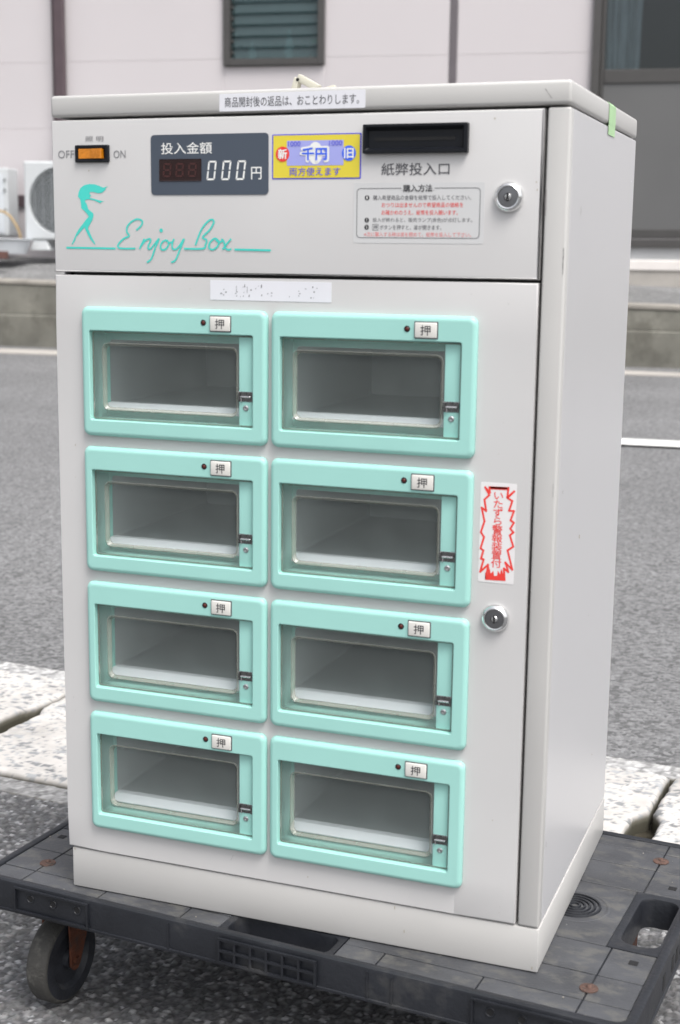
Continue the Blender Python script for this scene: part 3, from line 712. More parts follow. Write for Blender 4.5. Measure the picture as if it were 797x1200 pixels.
# --- compartment prototype, local mm-> m, x from left, z from bottom, y=0 at door face
def compartment():
    w, h = 0.1963, 0.1258
    ox0, ox1, oz0, oz1 = 0.0092, 0.1826, 0.0160, 0.1028
    bm = bmesh.new()
    O = lambda i, r: rr(i, w - i, i, h - i, r, 5)
    I = lambda i, r: rr(ox0 + i, ox1 - i, oz0 + i, oz1 - i, r, 5)
    loft(bm, [xz(O(0.0003, .0065), 0.0), xz(O(0.0, .007), -0.0035), xz(O(0.0006, .0066), -0.0060), xz(O(0.0018, .0058), -0.0078), xz(O(0.0032, .005), -0.0087), xz(O(0.0044, .0045), -0.0090), xz(O(0.0050, .0042), -0.0090),
              xz(I(-0.0011, .0026), -0.0090), xz(I(-0.0007, .0024), -0.0090), xz(I(0, .0018), -0.0084), xz(I(0, .0018), -0.0080), xz(I(0.0003, .0018), -0.0005), xz(I(0.0006, .0018), 0.026),
              xz(rr(0.0135, 0.1672, 0.0290, 0.0925, .003, 5), 0.0262)])
    c = obj('compartment', bm, M['teal'], vm, smooth=50)
    # storage box behind: grey metal
    bm = bmesh.new()
    rx0, rx1, rz0, rz1 = 0.0135, 0.1672, 0.0290, 0.0925
    loft(bm, [xz(rr(rx0, rx1, rz0, rz1, .003, 5), 0.0264), xz(rr(rx0 - .003, rx1 + .003, rz0 - .001, rz1 + .004, .003, 5), 0.029), xz(rr(rx0 - .003, rx1 + .003, rz0 - .001, rz1 + .004, .003, 5), 0.25)], False, True)
    obj('storage_box', bm, M['inner'], c, smooth=40)
    # white sill, catches the light
    bm = bmesh.new(); a = [(0.0150, 0.0110, 0.0258), (0.0150, 0.0200, 0.0312), (0.0150, 0.0280, 0.0312), (0.0150, 0.0280, 0.0291), (0.0150, 0.0250, 0.0291), (0.0150, 0.0250, 0.0250), (0.0150, 0.0110, 0.0250)]
    b = [(0.1655, p[1], p[2]) for p in a]; loft(bm, [a, b], True, True)
    obj('sill', bm, M['lip'], c)
    # mint strip at the right behind the plastic
    obj('side_strip', B(0.1662, 0.1808, -0.0016, 0.0255, 0.0170, 0.1015, 0.0012, 2), M['teal'], c, smooth=40)
    # clear door: sheet with a raised tray
    bm = bmesh.new()
    e0 = lambda i, r: rr(ox0 + 0.0008 + i, ox1 - 0.0008 - i, oz0 + 0.0008 + i, oz1 - 0.0008 - i, r, 5)
    t = lambda i, r: rr(0.0205 + i, 0.1645 - i, 0.0255 + i, 0.0910 - i, r, 5)
    loft(bm, [xz(t(0.0022, .0052), 0.0032), xz(t(0.0080, .003), 0.0032)], False, True)
    p = obj('clear_door', bm, M['clear'], c)
    bm = bmesh.new(); loft(bm, [xz(e0(0.0012, .002), -0.0010), xz(t(0, .0065), -0.0010)])
    obj('door_flange', bm, M['flange'], c)
    bm = bmesh.new()
    loft(bm, [xz(e0(0, .002), 0.0010), xz(e0(0, .002), -0.0016), xz(e0(0.0013, .0016), -0.0018), xz(e0(0.0013, .0016), -0.0012)])
    loft(bm, [xz(t(-0.0004, .0068), -0.0012), xz(t(0.0004, .0062), -0.0014), xz(t(0.0020, .0052), 0.0030), xz(t(0.0028, .0050), 0.0031)])
    obj('moulded_edge', bm, M['edge'], c, smooth=60)
    # latch
    bm = bmesh.new(); box(bm, 0.1660, 0.1815, -0.0022, -0.0012, 0.0405, 0.0500, 0.0004, 1)
    box(bm, 0.1690, 0.1795, -0.0040, -0.0022, 0.0440, 0.0463, 0.0005, 1)
    box(bm, 0.1660, 0.1675, -0.0045, -0.0022, 0.0408, 0.0497, 0.0004, 1); box(bm, 0.1797, 0.1812, -0.0045, -0.0022, 0.0408, 0.0497, 0.0004, 1)
    me = obj('latch', bm, M['latch'], c)
    bm = bmesh.new(); box(bm, 0.1684, 0.1790, -0.0050, -0.0041, 0.0446, 0.0458, 0.0003, 1); box(bm, 0.1690, 0.1700, -0.0046, -0.0024, 0.0406, 0.0440); 
    obj('latch_pin', bm, M['chrome'], c)
    obj('screw', lathe(bmesh.new(), [(0.0028, -0.0012), (0.0028, -0.0022), (0.0018, -0.0030), (0.0006, -0.0026), (0.0004, -0.0022)], 'y', (0.1735, 0, 0.0345), 16, False, True), M['steel'], c, smooth=30)
    # button and lamp
    bx0, bx1, bz0, bz1 = 0.1395, 0.1604, 0.1058, 0.1198
    bm = bmesh.new(); loft(bm, [xz(rr(bx0 - .0007, bx1 + .0007, bz0 - .0007, bz1 + .0007, .001), -0.00905), xz(rr(bx0 - .0006, bx1 + .0006, bz0 - .0006, bz1 + .0006, .001), -0.0094), xz(rr(bx0, bx1, bz0, bz1, .001), -0.0094)], False, True)
    obj('button_surround', bm, M['grey_ink'], c)
    obj('button', B(bx0 + .0003, bx1 - .0003, -0.0118, -0.0092, bz0 + .0003, bz1 - .0003, 0.0008, 2), M['button'], c, smooth=50)
    text('button_lettering', '押', 0.1453, 0.1546, 0.1083, 0.1173, -0.01205, M['ink'], c, bold=0.006)
    bm = bmesh.new(); lathe(bm, [(0.0029, -0.00905), (0.0026, -0.0096), (0.0020, -0.0094), (0.0019, -0.0091)], 'y', (0.1322, 0, 0.1135), 18)
    obj('lamp_ring', bm, M['black'], c, smooth=40)
    obj('lamp', lathe(bmesh.new(), [(0.0019, -0.0091), (0.0013, -0.0099), (0.0004, -0.0102)], 'y', (0.1322, 0, 0.1135), 14, False, True), M['lamp'], c, smooth=60)
    return c
c0 = compartment(); first = True
for o_ in [c0] + list(c0.children_recursive):       # the moulding stands 6.5 mm proud of the door
    for v_ in o_.data.vertices:
        if v_.co.y < 0: v_.co.y *= 0.72
for x in XC:
    for zc in ZR:
        c = c0 if first else copy_tree(c0, vm)
        c.location = (x, F - 0.0003, zc); first = False

# --- locks
def lock(x, z):
    lk = obj('lock', lathe(bmesh.new(), [(0.0128, 0.0), (0.0130, -0.0015), (0.0118, -0.0045), (0.0098, -0.0058), (0.0088, -0.0055), (0.0086, -0.004)], 'y', (0, 0, 0), 36), M['chrome'], vm, (x, F, z), smooth=45)
    obj('lock_core', lathe(bmesh.new(), [(0.0087, -0.0035), (0.0084, -0.0050), (0.0035, -0.0052), (0.0032, -0.0036)], 'y', (0, 0, 0), 30, False, True), M['core'], lk, smooth=40)
    bm = bmesh.new(); lathe(bm, [(0.0031, -0.0053), (0.0024, -0.0062), (0.0008, -0.0063)], 'y', (0, 0, 0), 16, False, True)
    obj('key_barrel', bm, M['chrome'], lk, smooth=40)
    obj('keyhole', B(-0.0009, 0.0009, -0.0068, -0.006, -0.0036, 0.0032, 0.0002, 1), M['hole'], lk)
lock(0.4502, 0.7096); lock(0.4505, 0.3380)

def sticker(name, m, x0, x1, z0, z1, r=0.0008, y=F, th=0.00025, label=None):
    bm = bmesh.new(); loft(bm, [xz(rr(x0, x1, z0, z1, r), y - 0.00002), xz(rr(x0, x1, z0, z1, r), y - th)], False, True)
    o = obj(name, bm, m, vm)
    if label: o['label'] = label
    return o
TY = F - 0.00040
# --- lid sticker
bm = bmesh.new(); CPY = -0.0015
s1 = sticker('lid_sticker', M['label'], 0.1770, 0.3184, 0.7868, 0.8022, y=CPY); text('lettering', '商品開封後の返品は、おことわりします。', 0.1825, 0.3125, 0.7903, 0.7992, CPY - 0.0004, M['grey_ink'], s1, bold=0.004)
# --- lighting switch
sw = obj('light_switch', None or (lambda bm: (loft(bm, [xz(rr(0.0256, 0.0620, 0.7432, 0.7592, .001), F), xz(rr(0.0256, 0.0620, 0.7432, 0.7592, .001), F - 0.0022), xz(rr(0.0264, 0.0612, 0.7440, 0.7584, .001), F - 0.0030), xz(rr(0.0288, 0.0586, 0.7462, 0.7562, .0006), F - 0.0028), xz(rr(0.0290, 0.0584, 0.7464, 0.7560, .0006), F - 0.0004)], False, True), bm)[1])(bmesh.new()), M['black'], vm)
bm = bmesh.new(); pr_ = [(0.0292, -0.0008), (0.0292, -0.0022), (0.0300, -0.0030), (0.0420, -0.0034), (0.0545, -0.0056), (0.0560, -0.0052), (0.0562, -0.0008)]
loft(bm, [[(a, F + b, 0.7467) for a, b in pr_], [(a, F + b, 0.7557) for a, b in pr_]], True, True); obj('rocker', bm, M['amber'], sw)
text('switch_caption', '照 明', 0.0362, 0.0556, 0.7624, 0.7673, TY, M['faint_ink'], sw); text('off_lettering', 'OFF', 0.0060, 0.0235, 0.7475, 0.7547, TY, M['faint_ink'], sw); text('on_lettering', 'ON', 0.0664, 0.0792, 0.7470, 0.7540, TY, M['faint_ink'], sw)
# --- display
dsp = obj('display_panel', (lambda bm: (loft(bm, [xz(rr(0.1061, 0.2258, 0.7127, 0.7673, .0035), F), xz(rr(0.1061, 0.2258, 0.7127, 0.7673, .0035), F - 0.0006)], False, True), bm)[1])(bmesh.new()), M['display'], vm)
DY = F - 0.00075
text('amount_caption', '投入金額', 0.1170, 0.1692, 0.7497, 0.7600, DY, M['white_ink'], dsp, bold=0.008)
bm = bmesh.new(); loft(bm, [xz(rr(0.1150, 0.1585, 0.7251, 0.7452, .0005), F - 0.0007), xz(rr(0.1150, 0.1585, 0.7251, 0.7452, .0005), F - 0.0011), xz(rr(0.1160, 0.1575, 0.7261, 0.7442, .0005), F - 0.0010)], False, True)
led = obj('led_window', bm, M['led'], dsp)
def seg7(bm, x, z, w, h, t, segs, y, sl=0.0):
    hh = h / 2
    def q(pts):
        vs = [bm.verts.new((x + px + sl * pz, y, z + pz)) for px, pz in pts]; bm.faces.new(vs)
    g = t * 0.35
    S = {'a': [(g, h), (w - g, h), (w - t, h - t), (t, h - t)], 'd': [(g, 0), (w - g, 0), (w - t, t), (t, t)],
         'f': [(0, hh + g), (0, h - g), (t, h - t - g), (t, hh + g)], 'e': [(0, hh - g), (0, g), (t, t + g), (t, hh - g)],
         'b': [(w, hh + g), (w, h - g), (w - t, h - t - g), (w - t, hh + g)], 'c': [(w, hh - g), (w, g), (w - t, t + g), (w - t, hh - g)],
         'g': [(t, hh - t / 2), (w - t, hh - t / 2), (w - t, hh + t / 2), (t, hh + t / 2)]}
    for s in segs: q(S[s])
bm = bmesh.new()
for k in range(3): seg7(bm, 0.1186 + k * 0.0130, 0.7288, 0.0085, 0.0128, 0.0018, 'abcdefg', F - 0.00125, 0.08)
obj('led_segments', bm, M['led_seg'], led)
bm = bmesh.new()
for k in range(3): seg7(bm, 0.1635 + k * 0.0148, 0.7258, 0.0085, 0.0174, 0.0016, 'abcdef', DY, 0.13)
obj('printed_zeros', bm, M['white_ink'], dsp)
text('yen_lettering', '円', 0.2088, 0.2190, 0.7262, 0.7372, DY, M['white_ink'], dsp, bold=0.006)
# --- 1000 yen sticker
ys = sticker('note_sticker', M['blue_ink'], 0.2293, 0.3150, 0.7261, 0.7656, 0.001)
def layer(name, m, x0, x1, z0, z1, y, r=0.0006):
    bm = bmesh.new(); loft(bm, [xz(rr(x0, x1, z0, z1, r), y)], False, False)
    bm.faces.new([bm.verts[i] for i in range(len(bm.verts))]) if bm.verts.ensure_lookup_table() is None else None
    return obj(name, bm, m, ys)
layer('yellow_field', M['yellow'], 0.2305, 0.3138, 0.7272, 0.7645, TY - 0.0001)
layer('note_picture', M['lilac_ink'], 0.2440, 0.2985, 0.7380, 0.7598, TY - 0.00025)
bm = bmesh.new(); bm.faces.new([bm.verts.new((p[0], TY - 0.00040, p[1])) for p in [(0.2716 + (q[0]) * 0.0070, 0.7487 + q[1] * 0.0098) for q in circ(0, 0, 1, 24)]]); obj('watermark', bm, M['white_ink'], ys)
for cx, m, ch in ((0.2398, M['red_ink'], '新'), (0.3036, M['bright_blue_ink'], '旧')):
    bm = bmesh.new(); bm.faces.new([bm.verts.new((p[0], TY - 0.00040, p[1])) for p in circ(cx, 0.7482, 0.0067, 28)]); obj('disc', bm, m, ys)
    text('lettering', ch, cx - 0.0043, cx + 0.0043, 0.7440, 0.7525, TY - 0.00055, M['white_ink'], ys, bold=0.03)
text('lettering_outline', '千円', 0.2578, 0.2838, 0.7416, 0.7544, TY - 0.00055, M['white_ink'], ys, bold=0.09)
text('lettering', '千円', 0.2590, 0.2826, 0.7427, 0.7534, TY - 0.0007, M['bright_blue_ink'], ys, bold=0.035)
text('lettering', '1000', 0.2452, 0.2572, 0.7548, 0.7592, TY - 0.00055, M['blue_ink'], ys, bold=0.005); text('lettering', '1000', 0.2848, 0.2972, 0.7550, 0.7594, TY - 0.00055, M['blue_ink'], ys, bold=0.005)
text('lettering', '両方使えます', 0.2466, 0.2958, 0.7290, 0.7364, TY - 0.00055, M['blue_ink'], ys, bold=0.004)
# --- bill slot
bm = bmesh.new(); x0, x1, z0, z1 = 0.3178, 0.4134, 0.7472, 0.7722
loft(bm, [xz(rr(x0, x1, z0, z1, .001), F), xz(rr(x0, x1, z0, z1, .001), F - 0.0048), xz(rr(x0 + .0006, x1 - .0006, z0 + .0006, z1 - .0006, .001), F - 0.0054), xz(rr(x0 + .0022, x1 - .0035, z0 + .0028, z1 - .0022, .0005), F - 0.0054),
          xz(rr(x0 + .0042, x1 - .0052, z0 + .0052, z1 - .0052, .0005), F - 0.0020), xz(rr(x0 + .0042, x1 - .0052, z0 + .0052, z1 - .0052, .0005), F - 0.0012)], False, True)
bs = obj('bill_slot', bm, M['black'], vm); obj('slot_opening', B(x0 + .010, x1 - .012, F - 0.0016, F - 0.0011, 0.7580, 0.7610), M['hole'], bs)
text('slot_lettering', '紙弊投入口', 0.3342, 0.3965, 0.7288, 0.7392, TY, M['grey_ink'], bs, bold=0.004)
# --- instruction plate
ins = sticker('instruction_plate', M['film'], 0.3085, 0.4285, 0.6700, 0.7225, 0.001, th=0.0002)
IY = F - 0.0004
bm = bmesh.new(); 
o1, o2 = rr(0.3115, 0.4250, 0.6745, 0.7178, .0035, 5), rr(0.3120, 0.4245, 0.6750, 0.7173, .0031, 5)
loft(bm, [xz(o1, IY), xz(o2, IY)]); obj('border_line', bm, M['grey_ink'], ins)
bm = bmesh.new(); box(bm, 0.3530, 0.3835, IY - 0.0001, IY + 0.0001, 0.7160, 0.7190); obj('title_gap', bm, M['film'], ins)
text('title_lettering', '購入方法', 0.3548, 0.3814, 0.7145, 0.7205, IY - 0.0002, M['ink'], ins, bold=0.018)
def ln(s, x0, x1, z, m, h=0.0043, **k): text('lettering', s, x0, x1, z - h / 2, z + h / 2, IY, m, ins, **k)
ln('購入希望商品の金額を紙幣で投入してください。', 0.3268, 0.4165, 0.7095, M['grey_ink'])
ln('おつりは出ませんので希望商品の価格を', 0.3350, 0.4098, 0.7032, M['red_ink'])
ln('お確かめのうえ、紙幣を投入願います。', 0.3350, 0.4050, 0.6967, M['red_ink'])
ln('投入が終わると、販売ランプ(赤色)が点灯します。', 0.3268, 0.4182, 0.6900, M['grey_ink'])
ln('ボタンを押すと、扉が開きます。', 0.3335, 0.3905, 0.6838, M['grey_ink']); ln('押', 0.3275, 0.3313, 0.6838, M['grey_ink'], 0.0036)
bm = bmesh.new(); loft(bm, [xz(rr(0.3266, 0.3322, 0.6811, 0.6865, .0004), IY), xz(rr(0.32695, 0.33185, 0.68145, 0.68615, .0003), IY)]); obj('key_symbol', bm, M['grey_ink'], ins)
ln('※次に購入する時は扉を閉めて、紙幣を投入して下さい。', 0.3188, 0.4175, 0.6777, M['pale_red_ink'], 0.0040)
for i, z in enumerate((0.7095, 0.6900, 0.6838)):
    bm = bmesh.new(); bm.faces.new([bm.verts.new((p[0], IY, p[1])) for p in circ(0.3212, z, 0.0022, 18)]); obj('bullet', bm, M['ink'], ins)
    text('bullet_number', str(i + 1), 0.3207, 0.3217, z - 0.0012, z + 0.0012, IY - 0.0002, M['white_ink'], ins, bold=0.01)
# --- erased label
er = sticker('blank_label', M['label'], 0.1667, 0.2882, 0.6166, 0.6347, 0.0004, th=0.0003, label='white paper label with its print rubbed away to specks')
bm = bmesh.new(); r_ = random.Random(4)
for k in range(34):
    x = 0.176 + 0.105 * r_.random(); z = 0.6195 + 0.011 * r_.random(); a = 0.0003 + 0.0005 * r_.random(); b = 0.0003 + (0.0018 if k % 7 == 0 else 0.0005) * r_.random()
    vs = [bm.verts.new((x + a * sx, F - 0.00045, z + b * sz)) for sx, sz in ((-1, -1), (1, -.6), (.8, 1), (-.7, .8))]; bm.faces.new(vs)
for x, z, hgt in ((0.1935, 0.6235, 0.0065), (0.2045, 0.6235, 0.0060)):
    box(bm, x, x + 0.0004, F - 0.00045, F - 0.0004, z, z + hgt)
obj('print_remnants', bm, M['faint_ink'], er)
# --- alarm sticker
al = sticker('alarm_sticker', M['alarm'], 0.4330, 0.4658, 0.3704, 0.4616, 0.0012)
text('lettering', 'いたずら警報装置付', 0.4447, 0.4542, 0.3845, 0.4530, IY, M['red_ink'], al, vertical=True, bold=0.011)
BURST = [[(441.2, 456.7), (458.2, 457.1)], [(437.0, 457.0), (441.1, 450.1), (436.7, 445.7), (438.8, 435.4), (434.4, 438.3), (437.4, 426.0), (434.4, 415.9), (437.4, 411.7), (434.6, 401.1), (437.2, 399.3), (435.2, 391.5), (437.7, 391.1), (434.8, 379.3), (442.0, 386.7), (440.4, 373.4), (457.6, 374.0), (456.6, 384.5), (460.8, 381.5), (457.7, 390.1), (464.4, 383.9), (459.4, 401.2), (464.5, 405.1), (461.0, 415.0), (464.2, 418.0), (461.2, 421.1), (464.3, 426.8), (461.2, 428.6), (464.0, 437.4), (459.5, 437.2), (462.2, 446.2), (457.8, 448.6), (463.7, 455.1), (457.5, 449.2), (458.3, 457.4), (440.9, 456.9), (441.6, 452.2), (437.0, 457.0)]]
bm = bmesh.new()
for s, wd in zip(BURST, (0.0028, 0.0018)): ribbon(bm, mm(s), wd, IY, 0, True)
sp = mm([(440.4, 373.4), (439.5, 379.5), (442.0, 377.7), (442.8, 385.3), (444.8, 378.6), (447.0, 381.6), (447.9, 376.8), (450.6, 377.1), (451.1, 382.0), (453.3, 378.7), (454.2, 384.3), (456.0, 379.7), (457.3, 382.5), (457.6, 374.0)])
bb = [(p[0], 0.3732) for p in sp]
for i in range(len(sp) - 1):
    a, b = sp[i], sp[i + 1]
    bm.faces.new([bm.verts.new((p[0], IY - 0.00003, p[1])) for p in ((a[0], 0.3733), (b[0] + 1e-5, 0.3733), (b[0] + 1e-5, max(b[1], 0.3740)), (a[0], max(a[1], 0.3740)))])
obj('burst_print', bm, M['red_ink'], al)
# --- logo: dancer silhouette and script lettering
GIRL = [(59.9, 721.0), (54.2, 719.8), (50.2, 721.4), (45.3, 722.9), (39.6, 723.2), (33.8, 722.2), (29.7, 719.5), (27.5, 715.6), (26.8, 711.4), (29.0, 709.3), (29.8, 705.7), (30.2, 700.5), (33.7, 698.0), (36.5, 695.2), (38.1, 692.7), (34.7, 689.5), (30.5, 684.6), (26.7, 680.7), (23.6, 676.0), (21.5, 671.7), (18.8, 667.1), (18.6, 666.0), (19.8, 666.4), (22.7, 670.3), (23.6, 673.2), (27.8, 677.5), (31.2, 680.7), (33.3, 682.8), (34.5, 680.0), (36.9, 675.4), (39.7, 671.2), (42.9, 667.6), (44.9, 666.1), (44.1, 668.4), (41.7, 672.2), (39.4, 676.8), (37.0, 681.8), (38.7, 684.6), (42.1, 689.6), (43.5, 693.8), (42.7, 696.2), (39.9, 698.0), (37.8, 699.8), (36.3, 704.3), (34.3, 707.1), (35.2, 708.5), (39.3, 708.9), (45.0, 707.8), (49.1, 706.1), (51.1, 705.2), (52.3, 706.4), (55.2, 706.9), (50.7, 707.8), (45.0, 709.1), (39.3, 710.5), (41.4, 712.5), (39.4, 714.0), (40.3, 715.9), (43.5, 715.7), (49.2, 714.5), (53.3, 715.1), (57.0, 717.9), (57.1, 719.3)]
STROKES = [[(12.6, 663.2), (66.8, 662.9)], [(89.5, 680.1), (94.8, 684.5), (96.0, 688.5), (91.0, 690.5), (84.6, 688.1), (79.9, 683.5), (79.4, 678.5), (81.6, 674.9), (75.6, 672.0), (70.4, 667.4), (69.8, 664.0), (74.9, 663.0), (88.3, 663.1)], [(98.1, 672.2), (95.3, 667.6), (92.7, 662.6)], [(93.9, 665.0), (99.2, 670.6), (103.8, 672.2), (104.5, 670.2), (102.1, 665.6), (102.5, 662.7), (105.3, 663.5)], [(105.3, 663.5), (109.9, 668.7), (113.6, 672.3), (109.8, 664.7), (107.0, 657.7), (104.7, 653.1), (100.5, 650.2)], [(121.3, 671.2), (117.4, 669.7), (115.1, 665.8), (116.2, 662.4), (120.3, 662.8), (123.5, 666.8), (123.0, 669.8), (121.3, 671.2)], [(121.7, 670.4), (124.8, 668.8), (128.0, 669.6)], [(129.4, 672.4), (127.5, 667.8), (127.9, 663.3), (131.5, 662.9), (135.4, 666.5), (139.9, 672.5), (135.3, 662.0), (130.8, 653.0), (126.2, 650.5)], [(151.7, 666.7), (157.8, 680.8), (164.5, 688.3), (168.9, 690.3), (170.8, 687.7), (166.6, 680.9), (159.3, 674.2), (163.3, 671.5), (162.1, 667.1), (159.2, 663.6), (139.8, 663.4)], [(171.0, 673.1), (166.6, 669.1), (165.9, 664.2), (169.8, 662.9), (174.3, 665.7), (176.0, 669.6), (173.8, 672.5), (171.0, 673.1)], [(172.5, 672.1), (176.0, 669.6), (179.8, 671.2)], [(178.7, 672.8), (181.3, 669.3), (182.6, 664.4), (185.6, 662.8), (188.7, 663.5)], [(188.5, 672.8), (184.1, 668.3), (179.7, 663.0)], [(191.8, 663.1), (228.4, 662.7)]]
lg = link('logo', None, vm)
from mathutils.geometry import tessellate_polygon
bm = bmesh.new(); gv = [bm.verts.new((p[0], F - 0.0003, p[1])) for p in mm(GIRL)]
for tri in tessellate_polygon([[Vector((p[0], p[1], 0)) for p in GIRL]]):
    try: bm.faces.new([gv[i] for i in tri])
    except ValueError: pass
obj('figure_emblem', bm, M['teal_ink'], lg)
bm = bmesh.new()
for i, s in enumerate(STROKES):
    straight = len(s) == 2
    pts = mm(s) if straight else [(p[0], p[1]) for p in smooth_path([(a, b, 0) for a, b in mm(s)], 5)]
    ribbon(bm, pts, 0.0019 if straight else 0.0017, F - 0.0003 - i * 0.00002, 0)
bm.faces.new([bm.verts.new((p[0], F - 0.0003, p[1])) for p in circ(0.1159, 0.6801, 0.0019, 14)])
obj('script_lettering', bm, M['teal_ink'], lg)

# --- green tape over the lid edge on the right side
bm = bmesh.new(); xo = W + 0.0003
pts = [(xo - 0.010, H + 0.0003), (xo - 0.002, H + 0.0004), (xo + 0.0004, H - 0.002), (xo + 0.0005, 0.787), (xo + 0.0003, 0.784), (xo + 0.00035, 0.7755)]
loft(bm, [[(a, 0.176, b) for a, b in pts], [(a, 0.213, b) for a, b in pts]]); bm.faces.ensure_lookup_table()
bmesh.ops.delete(bm, geom=[f for f in bm.faces if len({round(v.co.x, 5) for v in f.verts}) > 1 and f.calc_area() > 0.0012], context='FACES')
obj('green_tape', bm, M['tape'], vm)
# --- scuffs and scratches
def scratch(x, z, w_, h_, m, y=F - 0.0002, sl=0.0, part='scuff'):
    bm = bmesh.new(); pts = []
    n_ = 9
    for k in range(n_): t = k / (n_ - 1); pts.append((x + sl * t + w_ * (0.3 + 0.7 * r_.random()) / 2, z + h_ * t))
    for k in range(n_ - 1, -1, -1): t = k / (n_ - 1); pts.append((x + sl * t - w_ * (0.3 + 0.7 * r_.random()) / 2, z + h_ * t))
    bm.faces.new([bm.verts.new((p[0], y, p[1])) for p in pts]); obj(part, bm, m, vm)
M['scuff'] = mat('dark_scuff', (0.16, 0.15, 0.15), 0.7); M['scuff_brown'] = mat('brown_scuff', (0.34, 0.29, 0.20), 0.8); M['scuff_pale'] = mat('pale_scuff', (0.42, 0.41, 0.40), 0.7)
scratch(0.4815, 0.694, 0.0012, 0.022, M['scuff'], -0.0002); scratch(0.4988, 0.645, 0.0008, 0.022, M['scuff'], -0.0002); scratch(0.4980, 0.452, 0.0008, 0.012, M['scuff_pale'], -0.0002)
scratch(0.478, 0.7985, 0.0007, -0.008, M['scuff'], CPY - 0.0001, 0.006); scratch(0.4828, 0.33, 0.0010, 0.018, M['scuff_pale'], -0.0002); scratch(0.1865, 0.0600, 0.0006, 0.006, M['scuff_pale'], sl=0.003)
for x, z in ((0.4355, 0.7745), (0.4735, 0.7215), (0.4745, 0.7150), (0.0392, 0.7350), (0.2700, 0.0560), (0.4250, 0.1200), (0.0180, 0.4700)):
    scratch(x, z, 0.0012, 0.0012, M['scuff_brown'])
for x, z in ((0.3600, 0.0385), (0.0060, 0.0405), (0.4960, 0.0030), (0.3700, 0.0160)):
    scratch(x, z, 0.0009, 0.0030, M['scuff_brown'], -0.00015 + 0.0004 - 0.0004)

def side_mark(y, z, a, b, m):
    bm = bmesh.new(); vs = []
    for k in range(9):
        t = 2 * math.pi * k / 9; q = 0.6 + 0.4 * r_.random(); vs.append(bm.verts.new((W + 0.0002, y + a * q * math.cos(t), z + b * q * math.sin(t))))
    bm.faces.new(vs); obj('scuff', bm, m, vm)
for y, z, a, b, m in ((0.030, 0.452, 0.0012, 0.0025, 'scuff_pale'), (0.120, 0.395, 0.0020, 0.0030, 'scuff_brown'), (0.190, 0.300, 0.0012, 0.0012, 'scuff_pale'), (0.330, 0.740, 0.0030, 0.0012, 'label'), (0.060, 0.700, 0.0012, 0.0060, 'scuff_pale'), (0.250, 0.130, 0.0015, 0.0015, 'scuff_brown'), (0.020, 0.120, 0.0012, 0.004, 'scuff_pale')):
    side_mark(y, z, a, b, M[m])
for k in range(26):      # small chips and specks scattered over the door and plinth
    x = r_.choice((0.0145, 0.448, 0.24)) + 0.012 * (r_.random() - .5) * (18 if k % 3 == 0 else 1); z = 0.05 + 0.58 * r_.random() if k % 3 else r_.choice((0.054, 0.060, 0.626))
    if 0.43 < x < 0.47 and 0.32 < z < 0.47: continue
    if 0.0287 < x < 0.427 and z > 0.07 and z < 0.61: continue
    scratch(x, z, 0.0006, 0.0004 + 0.0012 * r_.random(), M[r_.choice(('scuff_brown', 'scuff_pale'))])
# --- bent cream clip standing on the lid
t = thing('cable_clip', 'small bent cream plastic clip standing on top of the cabinet lid', 'clip', (0.2075, 0.10, GZ + 0.8062))
def bar(a, b, w_, th): 
    bm = bmesh.new(); a, b = Vector(a), Vector(b); d = (b - a); L2 = d.length; box(bm, 0, L2, -w_ / 2, w_ / 2, -th / 2, th / 2, 0.0012, 2)
    q = Vector((1, 0, 0)).rotation_difference(d.normalized()); bmesh.ops.rotate(bm, verts=bm.verts, cent=(0, 0, 0), matrix=q.to_matrix()); bmesh.ops.translate(bm, verts=bm.verts, vec=a); return bm
obj('upright_leg', bar((-0.001, 0, 0.0), (0.0060, 0, 0.0215), 0.010, 0.006), M['cream'], t, smooth=40)
obj('slanting_arm', bar((0.0060, 0, 0.0220), (0.0270, 0, 0.0110), 0.010, 0.007), M['cream'], t, smooth=40)
obj('lower_arm', bar((0.0060, 0.006, 0.004), (0.0420, 0.006, 0.0125), 0.006, 0.005), M['cream'], t, smooth=40)
obj('pivot', lathe(bmesh.new(), [(0.0016, -0.0056), (0.0016, 0.0056)], 'y', (0.0070, 0, 0.0195), 12, True, True), M['dark_metal'], t)

# ================================================================== DOLLY
dl = thing('dolly', 'worn black plastic wheeled dolly carrying the vending machine', 'dolly', (-0.053, 0.039, GZ), math.atan2(-47, 604))
u0, u1, v0, v1 = -0.052, 0.660, -0.057, 0.362
HR = (0.609, 0.6465, 0.103, 0.211); HF = (0.250, 0.360, -0.047, -0.012); HL = (-0.040, -0.004, 0.103, 0.211); HB = (0.250, 0.360, 0.318, 0.349)
cellsR = (0.6005, 0.6505, 0.0865, 0.2195); cellsF = (0.2420, 0.3680, -0.0525, -0.0040); cellsL = (-0.0445, 0.0045, 0.0865, 0.2195); cellsB = (0.2420, 0.3680, 0.310, 0.3565)
cells = [cellsR, cellsF, cellsL, cellsB]
def plate(z0, z1, bounds):
    X = sorted({bounds[0], bounds[1], *[c[i] for c in cells for i in (0, 1)]}); Y = sorted({bounds[2], bounds[3], *[c[i] for c in cells for i in (2, 3)]}); hs = set()
    for i in range(len(X) - 1):
        for j in range(len(Y) - 1):
            cx, cy = (X[i] + X[i + 1]) / 2, (Y[j] + Y[j + 1]) / 2
            if any(a < cx < b and c < cy < d for a, b, c, d in cells): hs.add((i, j))
    return grid_plate(bmesh.new(), X, Y, hs, z0, z1)
obj('deck', plate(-0.007, -0.0021, (u0 + .004, u1 - .004, v0 + .004, v1 - .004)), M['skirt'], dl)
